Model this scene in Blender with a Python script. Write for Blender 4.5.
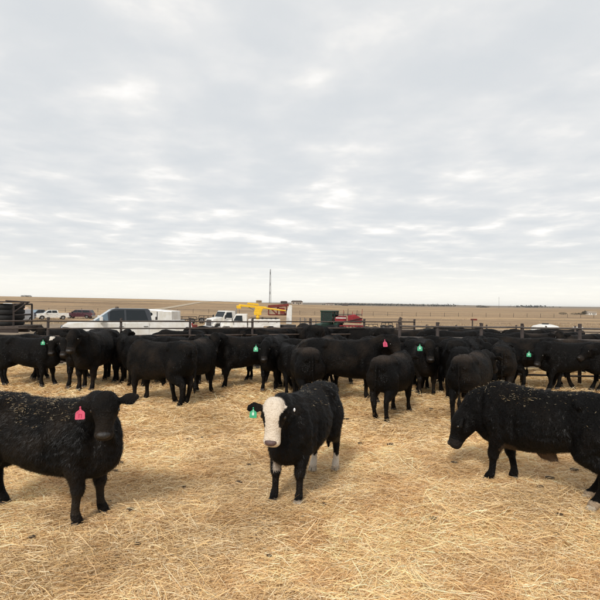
import bpy, bmesh, math, random
import numpy as np
from mathutils import Vector, Matrix, noise
R = math.radians
random.seed(7); rng = np.random.default_rng(7)
for o in list(bpy.data.objects): bpy.data.objects.remove(o)
S = bpy.context.scene
COL = S.collection

# ---------------------------------------------------------------- camera
cam_d = bpy.data.cameras.new('camera'); cam = bpy.data.objects.new('camera', cam_d); COL.objects.link(cam)
CAM_Z = 2.1
cam_d.sensor_width = 36; cam_d.lens = 36 * 480 / 600.0; cam_d.clip_start = 0.1; cam_d.clip_end = 30000
cam.matrix_world = Matrix.Translation((0, 0, CAM_Z)) @ Matrix.Rotation(R(90 + 0.54), 4, 'X') @ Matrix.Rotation(R(0.7), 4, 'Z')
S.camera = cam

# ---------------------------------------------------------------- world (overcast sky) + sun
SUN_EL, SUN_ROT = R(42), R(200)
W = bpy.data.worlds.new('World'); S.world = W; W.use_nodes = True
nt = W.node_tree; nt.nodes.clear(); N = nt.nodes.new; L = nt.links.new
def math_n(nt_, op, a, b=None, c=None):
    n = nt_.nodes.new('ShaderNodeMath'); n.operation = op
    for i, v in enumerate((a, b, c)):
        if v is None: continue
        if isinstance(v, (int, float)): n.inputs[i].default_value = v
        else: nt_.links.new(v, n.inputs[i])
    return n.outputs[0]
out = N('ShaderNodeOutputWorld'); bg = N('ShaderNodeBackground'); bg.inputs[1].default_value = 0.1
sky = N('ShaderNodeTexSky'); sky.sky_type = 'NISHITA'; sky.sun_disc = False
sky.sun_elevation = SUN_EL; sky.sun_rotation = SUN_ROT
tc = N('ShaderNodeTexCoord'); sp = N('ShaderNodeSeparateXYZ'); L(tc.outputs['Generated'], sp.inputs[0])
zz = math_n(nt, 'MAXIMUM', sp.outputs[2], 0.0)
den = math_n(nt, 'ADD', zz, 0.06)
cx = math_n(nt, 'DIVIDE', sp.outputs[0], den); cy = math_n(nt, 'DIVIDE', sp.outputs[1], den)
cmb = N('ShaderNodeCombineXYZ'); L(cx, cmb.inputs[0]); L(math_n(nt, 'MULTIPLY', cy, 1.0), cmb.inputs[1]); cmb.inputs[2].default_value = 3.7
def wnoise(scale, detail, rough, dist=0.0):
    n = N('ShaderNodeTexNoise'); n.inputs['Scale'].default_value = scale; n.inputs['Detail'].default_value = detail
    n.inputs['Roughness'].default_value = rough; n.inputs['Distortion'].default_value = dist
    L(cmb.outputs[0], n.inputs['Vector']); return n.outputs['Fac']
n1 = wnoise(1.9, 7, 0.5, 0.1); n2 = wnoise(0.33, 3, 0.5); n3 = wnoise(3.6, 5, 0.6, 0.3)
f = math_n(nt, 'ADD', math_n(nt, 'MULTIPLY', n1, 0.62), math_n(nt, 'ADD', math_n(nt, 'MULTIPLY', n2, 0.23), math_n(nt, 'MULTIPLY', n3, 0.15)))
cr = N('ShaderNodeValToRGB'); L(f, cr.inputs[0])
e = cr.color_ramp.elements
e[0].position = 0.38; e[0].color = (0.61, 0.632, 0.65, 1)
e[1].position = 0.62; e[1].color = (0.90, 0.88, 0.855, 1)
q = e.new(0.45); q.color = (0.635, 0.652, 0.665, 1)
q = e.new(0.53); q.color = (0.70, 0.705, 0.705, 1)
q = e.new(0.57); q.color = (0.775, 0.767, 0.75, 1)
# pale band close to the horizon
hz = N('ShaderNodeMapRange'); L(zz, hz.inputs[0]); hz.inputs[1].default_value = 0.015; hz.inputs[2].default_value = 0.16
hz.inputs[3].default_value = 0.85; hz.inputs[4].default_value = 0.0; hz.interpolation_type = 'SMOOTHSTEP'
hm = N('ShaderNodeMixRGB'); L(hz.outputs[0], hm.inputs[0]); L(cr.outputs[0], hm.inputs[1])
hcr = N('ShaderNodeValToRGB'); L(zz, hcr.inputs[0]); he = hcr.color_ramp.elements
he[0].position = 0.0; he[0].color = (0.92, 0.885, 0.80, 1); he[1].position = 0.10; he[1].color = (0.70, 0.705, 0.695, 1)
q = he.new(0.035); q.color = (0.90, 0.88, 0.81, 1)
L(hcr.outputs[0], hm.inputs[2])
vm = N('ShaderNodeVectorMath'); vm.operation = 'SCALE'; L(hm.outputs[0], vm.inputs[0]); vm.inputs['Scale'].default_value = 9.9
mx = N('ShaderNodeMixRGB'); mx.inputs[0].default_value = 0.96; L(sky.outputs[0], mx.inputs[1]); L(vm.outputs[0], mx.inputs[2])
L(mx.outputs[0], bg.inputs[0]); L(bg.outputs[0], out.inputs[0])

sun_d = bpy.data.lights.new('sun', 'SUN'); sun_d.energy = 2.1; sun_d.angle = R(12); sun_d.color = (1, 0.96, 0.9)
sun = bpy.data.objects.new('sun', sun_d); COL.objects.link(sun)
_d = Vector((math.sin(SUN_ROT) * math.cos(SUN_EL), math.cos(SUN_ROT) * math.cos(SUN_EL), math.sin(SUN_EL)))
sun.rotation_euler = _d.to_track_quat('Z', 'Y').to_euler(); sun.location = (0, 0, 60)
S.view_settings.view_transform = 'Standard'; S.view_settings.look = 'None'; S.view_settings.gamma = 1
S.view_settings.exposure = 0.27
S.render.engine = 'CYCLES'; S.cycles.max_bounces = 6; S.cycles.volume_bounces = 0

# ---------------------------------------------------------------- helpers
def lin(r, g, b):
    return tuple(((c / 255) / 12.92 if c / 255 <= 0.04045 else ((c / 255 + 0.055) / 1.055) ** 2.4) for c in (r, g, b))
def tag(o, label=None, cat=None, group=None, kind=None):
    if label: o['label'] = label
    if cat: o['category'] = cat
    if group: o['group'] = group
    if kind: o['kind'] = kind
    return o
def empty(name, loc, rz=0, label=None, cat=None, group=None, scale=1):
    o = bpy.data.objects.new(name, None); COL.objects.link(o); o.empty_display_size = 0.2
    o.location = loc; o.rotation_euler = (0, 0, rz); o.scale = (scale,) * 3
    return tag(o, label, cat, group)
def link_mesh(name, me, mat=None, parent=None, smooth=None):
    o = bpy.data.objects.new(name, me); COL.objects.link(o)
    if mat and not me.materials: me.materials.append(mat)
    if parent is not None: o.parent = parent
    if smooth: me.polygons.foreach_set('use_smooth', [True] * len(me.polygons))
    return o
def from_bm(name, bm, mat=None, parent=None, smooth=False, bevel=0):
    bmesh.ops.recalc_face_normals(bm, faces=bm.faces)
    me = bpy.data.meshes.new(name); bm.to_mesh(me); bm.free()
    o = link_mesh(name, me, mat, parent, smooth)
    if bevel:
        m = o.modifiers.new('bevel', 'BEVEL'); m.width = bevel; m.segments = 2; m.limit_method = 'ANGLE'; m.angle_limit = R(35)
    return o
def box(bm, c, s, rot=None):
    r = bmesh.ops.create_cube(bm, size=1); vs = r['verts']
    M = Matrix.Translation(c) @ (rot.to_4x4() if rot else Matrix.Identity(4)) @ Matrix.Diagonal((*s, 1))
    bmesh.ops.transform(bm, matrix=M, verts=vs); return vs
def tube(bm, p, q, r0, r1=None, n=8):
    p = Vector(p); q = Vector(q); r1 = r0 if r1 is None else r1; d = q - p
    M = Matrix.Translation((p + q) / 2) @ d.to_track_quat('Z', 'Y').to_matrix().to_4x4()
    bmesh.ops.create_cone(bm, cap_ends=True, segments=n, radius1=r0, radius2=r1, depth=d.length, matrix=M)
def ball(bm, c, r, n=8):
    if isinstance(r, (int, float)): r = (r, r, r)
    bmesh.ops.create_uvsphere(bm, u_segments=n * 2, v_segments=n, radius=1, matrix=Matrix.Translation(c) @ Matrix.Diagonal((*r, 1)))
def prism(bm, prof, y0, y1, taper=None):
    """prof: list of (x,z); extruded from y0 to y1; taper(z) scales the half width"""
    a = []; b = []
    for x, z in prof:
        k = taper(z) if taper else 1
        a.append(bm.verts.new((x, y0 * k, z))); b.append(bm.verts.new((x, y1 * k, z)))
    bm.faces.new(a); bm.faces.new(b[::-1]); n = len(prof)
    for i in range(n): bm.faces.new((a[i], b[i], b[(i + 1) % n], a[(i + 1) % n]))

# ---------------------------------------------------------------- materials
def new_mat(name):
    m = bpy.data.materials.new(name); m.use_nodes = True
    return m, m.node_tree, m.node_tree.nodes['Principled BSDF']
def plain(name, c, rough=0.6, metal=0, var=0.25, scale=6, bump=0.0, spec=0.4, dirt=None, coat=0):
    m, t, b = new_mat(name); b.inputs['Roughness'].default_value = rough; b.inputs['Metallic'].default_value = metal
    b.inputs['Specular IOR Level'].default_value = spec; b.inputs['Coat Weight'].default_value = coat
    co = t.nodes.new('ShaderNodeTexCoord'); n = t.nodes.new('ShaderNodeTexNoise'); n.inputs['Scale'].default_value = scale
    n.inputs['Detail'].default_value = 6; n.inputs['Roughness'].default_value = 0.65; t.links.new(co.outputs['Object'], n.inputs[0])
    r = t.nodes.new('ShaderNodeValToRGB'); t.links.new(n.outputs[0], r.inputs[0])
    d = dirt or tuple(x * (1 - var) for x in c)
    r.color_ramp.elements[0].position = 0.35; r.color_ramp.elements[0].color = (*d, 1)
    r.color_ramp.elements[1].position = 0.62; r.color_ramp.elements[1].color = (*c, 1)
    t.links.new(r.outputs[0], b.inputs[0])
    if bump:
        bp = t.nodes.new('ShaderNodeBump'); bp.inputs['Strength'].default_value = bump; bp.inputs['Distance'].default_value = 0.02
        t.links.new(n.outputs[0], bp.inputs['Height']); t.links.new(bp.outputs[0], b.inputs['Normal'])
    return m
M = {}
M['white'] = plain('white_paint', (0.78, 0.77, 0.74), 0.35, var=0.1, scale=2, dirt=(0.62, 0.58, 0.5), coat=0.3)
M['maroon'] = plain('maroon_paint', (0.07, 0.02, 0.03), 0.3, coat=0.4)
M['darkblue'] = plain('dark_paint', (0.05, 0.06, 0.09), 0.3, coat=0.4)
M['silver'] = plain('silver_paint', (0.45, 0.46, 0.48), 0.35, metal=0.3)
M['glass'] = plain('dark_glass', (0.015, 0.02, 0.024), 0.12, spec=0.3, var=0.1)
M['glass_skytone'] = plain('sky_toned_glass', (0.17, 0.25, 0.31), 0.1, spec=0.8, var=0.4, scale=1.5)  # pale blue paints the sky's reflection into the glass colour
M['rubber'] = plain('tyre_rubber', (0.025, 0.024, 0.023), 0.85, scale=20, var=0.4)
M['chrome'] = plain('steel', (0.5, 0.5, 0.5), 0.3, metal=0.9, scale=10)
M['blackp'] = plain('black_plastic', (0.02, 0.02, 0.02), 0.6)
M['grille'] = plain('grille_mesh', (0.06, 0.06, 0.065), 0.5)
M['yellow'] = plain('yellow_paint', (0.85, 0.50, 0.02), 0.45, var=0.2)
M['red'] = plain('red_paint', (0.30, 0.02, 0.026), 0.5, var=0.6, scale=2.5)
M['darkred'] = plain('dark_red_paint', (0.2, 0.03, 0.02), 0.5, var=0.5)
M['green'] = plain('green_paint', (0.018, 0.052, 0.036), 0.5, var=.5)
M['greenglass'] = plain('cab_glass', (0.012, 0.03, 0.026), 0.12, spec=0.7)
M['rust'] = plain('rusty_pipe', (0.085, 0.062, 0.050), 0.75, scale=9, var=0.45, bump=0.3)
M['rustdark'] = plain('dark_rusty_pipe', (0.045, 0.032, 0.027), 0.75, scale=9, var=0.45, bump=0.3)
M['rustpale'] = plain('greyed_pipe', (0.115, 0.098, 0.088), 0.75, scale=9, var=0.4, bump=0.3)
M['lamp_red'] = plain('red_lens', (0.35, 0.02, 0.02), 0.2)
M['lamp'] = plain('clear_lens', (0.6, 0.6, 0.62), 0.15, spec=0.8)
M['cream'] = plain('cream_paint', (0.74, 0.62, 0.48), 0.5, dirt=(0.5, 0.3, 0.2), scale=1.2)
M['darkmetal'] = plain('dark_steel', (0.05, 0.045, 0.042), 0.6, metal=0.4, var=0.5)
M['timber'] = plain('weathered_timber', (0.10, 0.075, 0.06), 0.85, scale=5, var=0.5, bump=0.4)
M['lattice'] = plain('galvanised', (0.17, 0.17, 0.175), 0.5, metal=0.3)
M['roof'] = plain('roofing', (0.10, 0.08, 0.07), 0.8)
M['siding'] = plain('pale_siding', (0.42, 0.36, 0.30), 0.7)
M['hoof'] = plain('hoof', (0.045, 0.036, 0.028), 0.6, scale=30, var=0.5)
M['hoof_pale'] = plain('pale_hoof', (0.42, 0.36, 0.28), 0.6, scale=30, var=0.4)
M['eye'] = plain('eye', (0.008, 0.006, 0.005), 0.08, spec=0.8)
M['nose'] = plain('black_nose', (0.022, 0.018, 0.016), 0.42, scale=40, var=0.4, bump=0.4)
M['nose_pink'] = plain('dusky_nose', (0.11, 0.062, 0.055), 0.38, scale=40, var=0.4, bump=0.4)
M['nostril'] = plain('nostril', (0.004, 0.004, 0.004), 0.7)
M['pink'] = plain('pink_tag', (0.68, 0.10, 0.18), 0.4, scale=30, var=0.15)
M['pinkmark'] = plain('pink_tag_print', (0.55, 0.03, 0.10), 0.5)
M['green_tag'] = plain('green_tag', (0.05, 0.40, 0.20), 0.4, scale=30, var=0.15)
M['pale_tag'] = plain('pale_print', (0.62, 0.80, 0.70), 0.5)
M['leaf'] = plain('far_foliage', (0.045, 0.045, 0.035), 0.9, scale=2, var=0.5)
M['bark'] = plain('bark', (0.08, 0.06, 0.05), 0.9)

def attr_mat(name, rough, bump=0.0, bscale=60, spec=0.3, transl=0.0, back=0.0):
    m, t, b = new_mat(name); a = t.nodes.new('ShaderNodeAttribute'); a.attribute_name = 'Col'
    b.inputs['Roughness'].default_value = rough; b.inputs['Specular IOR Level'].default_value = spec
    src = a.outputs['Color']
    if back:
        co = t.nodes.new('ShaderNodeTexCoord'); n = t.nodes.new('ShaderNodeTexNoise'); n.inputs['Scale'].default_value = 3.2
        n.inputs['Detail'].default_value = 4; t.links.new(co.outputs['Object'], n.inputs[0])
        oi = t.nodes.new('ShaderNodeObjectInfo')
        f = math_n(t, 'MULTIPLY', math_n(t, 'MULTIPLY', math_n(t, 'SUBTRACT', n.outputs[0], 0.45), 3.0), oi.outputs['Random'])
        f = math_n(t, 'MULTIPLY', math_n(t, 'MAXIMUM', f, 0.0), back)
        mxx = t.nodes.new('ShaderNodeMixRGB'); mxx.blend_type = 'ADD'; t.links.new(f, mxx.inputs[0]); t.links.new(src, mxx.inputs[1])
        mxx.inputs[2].default_value = (0.050, 0.034, 0.022, 1); src = mxx.outputs[0]
    t.links.new(src, b.inputs[0])
    if bump:
        co = t.nodes.new('ShaderNodeTexCoord'); n = t.nodes.new('ShaderNodeTexNoise'); n.inputs['Scale'].default_value = bscale
        n.inputs['Detail'].default_value = 4; t.links.new(co.outputs['Object'], n.inputs[0])
        bp = t.nodes.new('ShaderNodeBump'); bp.inputs['Strength'].default_value = bump; bp.inputs['Distance'].default_value = 0.02
        t.links.new(n.outputs[0], bp.inputs['Height']); t.links.new(bp.outputs[0], b.inputs['Normal'])
    return m
M['hide'] = attr_mat('hide', 0.7, bump=1.0, bscale=42, spec=0.11, back=.5)
M['hair'] = attr_mat('coat_hair', 0.38, spec=0.17, back=.4)
M['straw'] = attr_mat('straw', 0.55, spec=0.35)

def ground_mat(name, cols, scale=(1, 1, 1), nscale=1.0, bump=0.5, bdist=0.02, fine=30.0, rough=0.95):
    """cols: list of (pos, colour); two noises mixed"""
    m, t, b = new_mat(name); b.inputs['Roughness'].default_value = rough; b.inputs['Specular IOR Level'].default_value = 0.1
    co = t.nodes.new('ShaderNodeTexCoord'); mp = t.nodes.new('ShaderNodeMapping'); mp.inputs['Scale'].default_value = scale
    t.links.new(co.outputs['Object'], mp.inputs[0])
    n = t.nodes.new('ShaderNodeTexNoise'); n.inputs['Scale'].default_value = nscale; n.inputs['Detail'].default_value = 9; n.inputs['Roughness'].default_value = 0.62
    t.links.new(mp.outputs[0], n.inputs[0])
    n2 = t.nodes.new('ShaderNodeTexNoise'); n2.inputs['Scale'].default_value = fine; n2.inputs['Detail'].default_value = 5
    t.links.new(mp.outputs[0], n2.inputs[0])
    f = math_n(t, 'ADD', math_n(t, 'MULTIPLY', n.outputs[0], 0.72), math_n(t, 'MULTIPLY', n2.outputs[0], 0.28))
    r = t.nodes.new('ShaderNodeValToRGB'); t.links.new(f, r.inputs[0]); el = r.color_ramp.elements
    el[0].position, el[0].color = cols[0][0], (*cols[0][1], 1); el[1].position, el[1].color = cols[-1][0], (*cols[-1][1], 1)
    for p, c in cols[1:-1]: x = el.new(p); x.color = (*c, 1)
    t.links.new(r.outputs[0], b.inputs[0])
    bp = t.nodes.new('ShaderNodeBump'); bp.inputs['Strength'].default_value = bump; bp.inputs['Distance'].default_value = bdist
    t.links.new(f, bp.inputs['Height']); t.links.new(bp.outputs[0], b.inputs['Normal'])
    return m

# ================================================================ GROUND
def terr(x, y):
    """height of the land"""
    z = np.interp(y, [-9000, 17.0, 23.4, 35, 52, 80, 9000], [0, 0, -.13, -.55, -1.26, -1.6, -1.6])
    rr = np.hypot(x, y)
    ang = x / np.maximum(y, 1.0)
    def ss(a, b, v):
        t = np.clip((v - a) / (b - a), 0, 1); return t * t * (3 - 2 * t)
    # low hill on the left, crest some 420 m out
    h = ss(110, 420, y) * (1 - 0.35 * ss(500, 1500, y)) * np.interp(ang, [-1.4, -0.62, -0.3, -0.08, 0.05, 0.22], [9.0, 7.6, 6.0, 4.2, 2.6, 0])
    h = h * (ang < 0.22)
    # far ridge
    far = ss(1800, 4200, rr) * (13 + 5 * np.sin(x * 0.0011 + 1) + 3 * np.sin(x * 0.0031))
    roll = ss(90, 300, rr) * 0.35 * (np.sin(x * 0.013 + y * 0.007) + np.sin(y * 0.019 - x * 0.006))
    return z + h + far + roll
def sinh_axis(n, lim, a):
    t = np.linspace(-1, 1, n); return lim * np.sinh(a * t) / np.sinh(a)
xs = sinh_axis(181, 8000, 7.0); ys = sinh_axis(241, 8000, 7.5)
GX, GY = np.meshgrid(xs, ys)
GZ = terr(GX, GY)
inpen = (GY < 17.2) & (GY > -12); GZ = np.where(inpen, -0.25, GZ)
def grid_mesh(name, X, Y, Z):
    ny, nx = X.shape; v = np.stack([X, Y, Z], -1).reshape(-1, 3)
    i = np.arange(nx * ny).reshape(ny, nx)
    f = np.stack([i[:-1, :-1], i[:-1, 1:], i[1:, 1:], i[1:, :-1]], -1).reshape(-1, 4)
    me = bpy.data.meshes.new(name); me.vertices.add(len(v)); me.vertices.foreach_set('co', v.ravel())
    me.loops.add(f.size); me.loops.foreach_set('vertex_index', f.ravel()); me.polygons.add(len(f))
    me.polygons.foreach_set('loop_start', np.arange(len(f)) * 4); me.polygons.foreach_set('loop_total', np.full(len(f), 4))
    me.update(); me.validate(); return me
m, t, b = new_mat('land'); b.inputs['Roughness'].default_value = 1.0; b.inputs['Specular IOR Level'].default_value = 0.05
co = t.nodes.new('ShaderNodeTexCoord'); spx = t.nodes.new('ShaderNodeSeparateXYZ'); t.links.new(co.outputs['Object'], spx.inputs[0])
def lnoise(sc, scale, det=8, rough=0.6):
    mp = t.nodes.new('ShaderNodeMapping'); mp.inputs['Scale'].default_value = scale; t.links.new(co.outputs['Object'], mp.inputs[0])
    n = t.nodes.new('ShaderNodeTexNoise'); n.inputs['Scale'].default_value = sc; n.inputs['Detail'].default_value = det; n.inputs['Roughness'].default_value = rough
    t.links.new(mp.outputs[0], n.inputs[0]); return n.outputs[0]
def lramp(f, cols):
    r = t.nodes.new('ShaderNodeValToRGB'); t.links.new(f, r.inputs[0]); el = r.color_ramp.elements
    el[0].position, el[0].color = cols[0][0], (*cols[0][1], 1); el[1].position, el[1].color = cols[-1][0], (*cols[-1][1], 1)
    for p, c in cols[1:-1]: x = el.new(p); x.color = (*c, 1)
    return r.outputs[0]
field = lramp(lnoise(0.009, (0.35, 2.4, 1), 10, 0.6), [(0.36, (0.21, 0.15, 0.10)), (0.43, (0.40, 0.28, 0.17)), (0.48, (0.30, 0.215, 0.14)), (0.54, (0.46, 0.32, 0.19)), (0.59, (0.27, 0.20, 0.13)), (0.66, (0.42, 0.31, 0.20))])
speck = lramp(lnoise(0.35, (1, 1, 1), 6, 0.7), [(0.3, (0.7, 0.7, 0.7)), (0.7, (1.15, 1.15, 1.15))])
mm = t.nodes.new('ShaderNodeMixRGB'); mm.blend_type = 'MULTIPLY'; mm.inputs[0].default_value = 1; t.links.new(field, mm.inputs[1]); t.links.new(speck, mm.inputs[2])
lot = lramp(lnoise(0.5, (1, 1.4, 1), 9, 0.65), [(0.35, (0.17, 0.13, 0.095)), (0.5, (0.27, 0.21, 0.155)), (0.66, (0.37, 0.30, 0.22))])
far_c = lramp(lnoise(0.0012, (1, 1.6, 1), 6, 0.6), [(0.38, (0.11, 0.095, 0.075)), (0.5, (0.19, 0.155, 0.115)), (0.62, (0.25, 0.20, 0.14))])
mr = t.nodes.new('ShaderNodeMapRange'); t.links.new(math_n(t, 'ADD', spx.outputs[1], math_n(t, 'MULTIPLY', lnoise(0.05, (1, 1, 1), 4), 30.0)), mr.inputs[0]); mr.inputs[1].default_value = 88; mr.inputs[2].default_value = 100
mA = t.nodes.new('ShaderNodeMixRGB'); t.links.new(mr.outputs[0], mA.inputs[0]); t.links.new(lot, mA.inputs[1]); t.links.new(mm.outputs[0], mA.inputs[2])
band2 = lramp(lnoise(0.0028, (0.25, 2.6, 1), 7, 0.55), [(0.38, (0.62, 0.64, 0.66)), (0.47, (1.1, 1.08, 1.02)), (0.53, (0.80, 0.80, 0.80)), (0.62, (1.2, 1.15, 1.05))])
mC = t.nodes.new('ShaderNodeMixRGB'); mC.blend_type = 'MULTIPLY'; mC.inputs[0].default_value = .9; t.links.new(mA.outputs[0], mC.inputs[1]); t.links.new(band2, mC.inputs[2])
mr2 = t.nodes.new('ShaderNodeMapRange'); t.links.new(spx.outputs[1], mr2.inputs[0]); mr2.inputs[1].default_value = 1300; mr2.inputs[2].default_value = 2600
mB = t.nodes.new('ShaderNodeMixRGB'); t.links.new(mr2.outputs[0], mB.inputs[0]); t.links.new(mC.outputs[0], mB.inputs[1]); t.links.new(far_c, mB.inputs[2])
t.links.new(mB.outputs[0], b.inputs[0])
bp = t.nodes.new('ShaderNodeBump'); bp.inputs['Strength'].default_value = 0.5; bp.inputs['Distance'].default_value = 0.06
t.links.new(lnoise(3.0, (1, 1, 1), 8, 0.7), bp.inputs['Height']); t.links.new(bp.outputs[0], b.inputs['Normal'])
o = link_mesh('ground', grid_mesh('ground', GX, GY, GZ), m, smooth=True); tag(o, kind='structure')

# bedded pen floor
_ph = rng.uniform(0, 6.28, 24); _k = rng.normal(0, 1, (24, 2)); _k /= np.linalg.norm(_k, axis=1)[:, None]; _fr = np.geomspace(0.7, 9, 24)
def hg(x, y):
    z = 0
    for i in range(24): z = z + np.sin((x * _k[i, 0] + y * _k[i, 1]) * _fr[i] + _ph[i]) * 0.022 / (1 + _fr[i] * 0.75)
    return z
def slump(y): return -0.02 - 0.10 * np.clip((y - 16.4) / 1.1, 0, 1)
px = np.linspace(-16, 16, 321); py = np.linspace(-3, 17.6, 207); PX, PY = np.meshgrid(px, py)
o = link_mesh('straw_bedded_floor', grid_mesh('straw_bedded_floor', PX, PY, hg(PX, PY) + slump(PY)),
    ground_mat('bedding_base', [(0.34, (0.30, 0.19, 0.09)), (0.46, (0.50, 0.34, 0.16)), (0.54, (0.62, 0.45, 0.22)), (0.66, (0.72, 0.56, 0.32))], (1, 1, 1), 1.2, 1.0, 0.03, 22), smooth=True)
tag(o, kind='structure')

# straw: loose stems
def ribbons(name, c, az, pitch, Ln, Wd, col, mat, kind='stuff', bend=0.06, parent=None, roll=None):
    """each straw: a bent three-section ribbon"""
    n = len(c); d = np.stack([np.cos(az) * np.cos(pitch), np.sin(az) * np.cos(pitch), np.sin(pitch)], -1)
    sdir = np.stack([-np.sin(az), np.cos(az), np.zeros(n)], -1); up = np.cross(d, sdir)
    roll = rng.uniform(-0.9, 0.9, n) if roll is None else roll
    sd = sdir * np.cos(roll)[:, None] + up * np.sin(roll)[:, None]
    bvec = (sdir * rng.normal(0, 1, n)[:, None] + np.array([0, 0, 0.6])) * (Ln * bend)[:, None]
    v = np.empty((n, 6, 3))
    for k, tt in enumerate((-0.5, 0, 0.5)):
        p = c + d * (Ln * tt)[:, None] + (bvec if k == 1 else 0)
        w = Wd * (1 if k == 1 else 0.75)
        v[:, 2 * k] = p - sd * (w / 2)[:, None]; v[:, 2 * k + 1] = p + sd * (w / 2)[:, None]
    base = (np.arange(n) * 6)[:, None]
    f = np.concatenate([base + np.array([0, 1, 3, 2]), base + np.array([2, 3, 5, 4])], 1).reshape(-1, 4)
    me = bpy.data.meshes.new(name); me.vertices.add(n * 6); me.vertices.foreach_set('co', v.ravel())
    me.loops.add(f.size); me.loops.foreach_set('vertex_index', f.ravel().astype(np.int32)); me.polygons.add(len(f))
    me.polygons.foreach_set('loop_start', np.arange(len(f)) * 4); me.polygons.foreach_set('loop_total', np.full(len(f), 4))
    me.update()
    a = me.color_attributes.new('Col', 'FLOAT_COLOR', 'POINT')
    cc = np.ones((n, 6, 4)); cc[:, :, :3] = col[:, None, :]; a.data.foreach_set('color', cc.ravel())
    o = link_mesh(name, me, mat, parent); tag(o, kind=kind); return o
def straw_cols(n, x=None, y=None):
    pal = np.array([(0.75, 0.55, 0.29), (0.84, 0.67, 0.42), (0.87, 0.77, 0.57), (0.64, 0.43, 0.22), (0.46, 0.29, 0.15), (0.72, 0.56, 0.37)])
    p = np.array([0.34, 0.27, 0.13, 0.13, 0.06, 0.07])
    i = rng.choice(len(pal), n, p=p); c = pal[i] * rng.uniform(0.8, 1.15, (n, 1))
    if x is not None:
        pt = hg(x * 1.7 + 40, y * 1.7 + 9) / 0.03
        pb = np.clip(hg(x * 4.3 + 11, y * 4.3 - 5) / 0.03 - .25, 0, 1); c = c * (1 - pb[:, None] * np.array([.15, .21, .27]))
        c = c * (1 + 0.11 * np.clip(pt, -1.4, 1.0))[:, None] * np.array([1.08, 1.0, .88])
    return np.clip(c, 0, 0.92)
cs = []; 
def band(n, y0, y1, wmul, lmul):
    y = np.sqrt(rng.uniform(y0 * y0, y1 * y1, n)); x = y * rng.uniform(-0.80, 0.80, n)
    az = rng.normal(0, 0.75, n) + rng.choice([0, 0, 0, 1.2], n); pi = rng.normal(0, 0.16, n)
    z = hg(x, y) + slump(y) + 0.004 + np.abs(rng.normal(0, 0.016, n))
    Ln = rng.gamma(3, 0.030, n).clip(0.03, 0.26) * lmul; Wd = rng.uniform(0.0024, 0.0050, n) * wmul
    z = np.maximum(z, hg(x, y) + slump(y) + np.abs(np.sin(pi)) * Ln * 0.35)
    cs.append((np.stack([x, y, z], -1), az, pi, Ln, Wd, straw_cols(n, x, y)))
band(210000, 3.0, 7.0, 1.0, 1.0); band(110000, 7.0, 10.5, 1.7, 1.15); band(70000, 10.5, 16.0, 2.6, 1.3)
# loose raised tufts
tx = []
nt_ = 420; ty = np.sqrt(rng.uniform(9, 170, nt_)); txx = ty * rng.uniform(-0.75, 0.75, nt_)
for X0, Y0 in zip(txx, ty):
    k = 46; r = rng.uniform(0.06, 0.2)
    x = X0 + rng.normal(0, r, k); y = Y0 + rng.normal(0, r, k); h = 0.07 * np.exp(-((x - X0) ** 2 + (y - Y0) ** 2) / (2 * r * r)) * rng.uniform(0, 1, k)
    wm = max(1, Y0 / 6)
    cs.append((np.stack([x, y, hg(x, y) + 0.01 + h], -1), rng.normal(0, 0.5, k) + rng.uniform(-1, 1), rng.normal(0, 0.35, k), rng.uniform(0.1, 0.3, k), rng.uniform(0.003, 0.005, k) * wm, straw_cols(k, x, y)))
C_ = [np.concatenate([c[i] for c in cs]) for i in range(6)]
o = ribbons('loose_straw', *C_, M['straw'])
tag(o, 'golden loose straw bedding spread over the pen floor', 'straw')
# dark droppings/mud clods poking through the straw
bm = bmesh.new()
for i in range(170):
    y = math.sqrt(random.uniform(12, 190)); x = y * random.uniform(-0.75, 0.75); s = random.uniform(0.015, 0.05)
    ball(bm, (x, y, float(hg(x, y)) + 0.008), (s * 1.3, s, s * 0.35), 3)
o = from_bm('mud_clods', bm, plain('mud', (0.07, 0.045, 0.025), 0.9), smooth=True); tag(o, 'small dark clods of mud lying among the straw', 'mud', kind='stuff')

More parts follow.
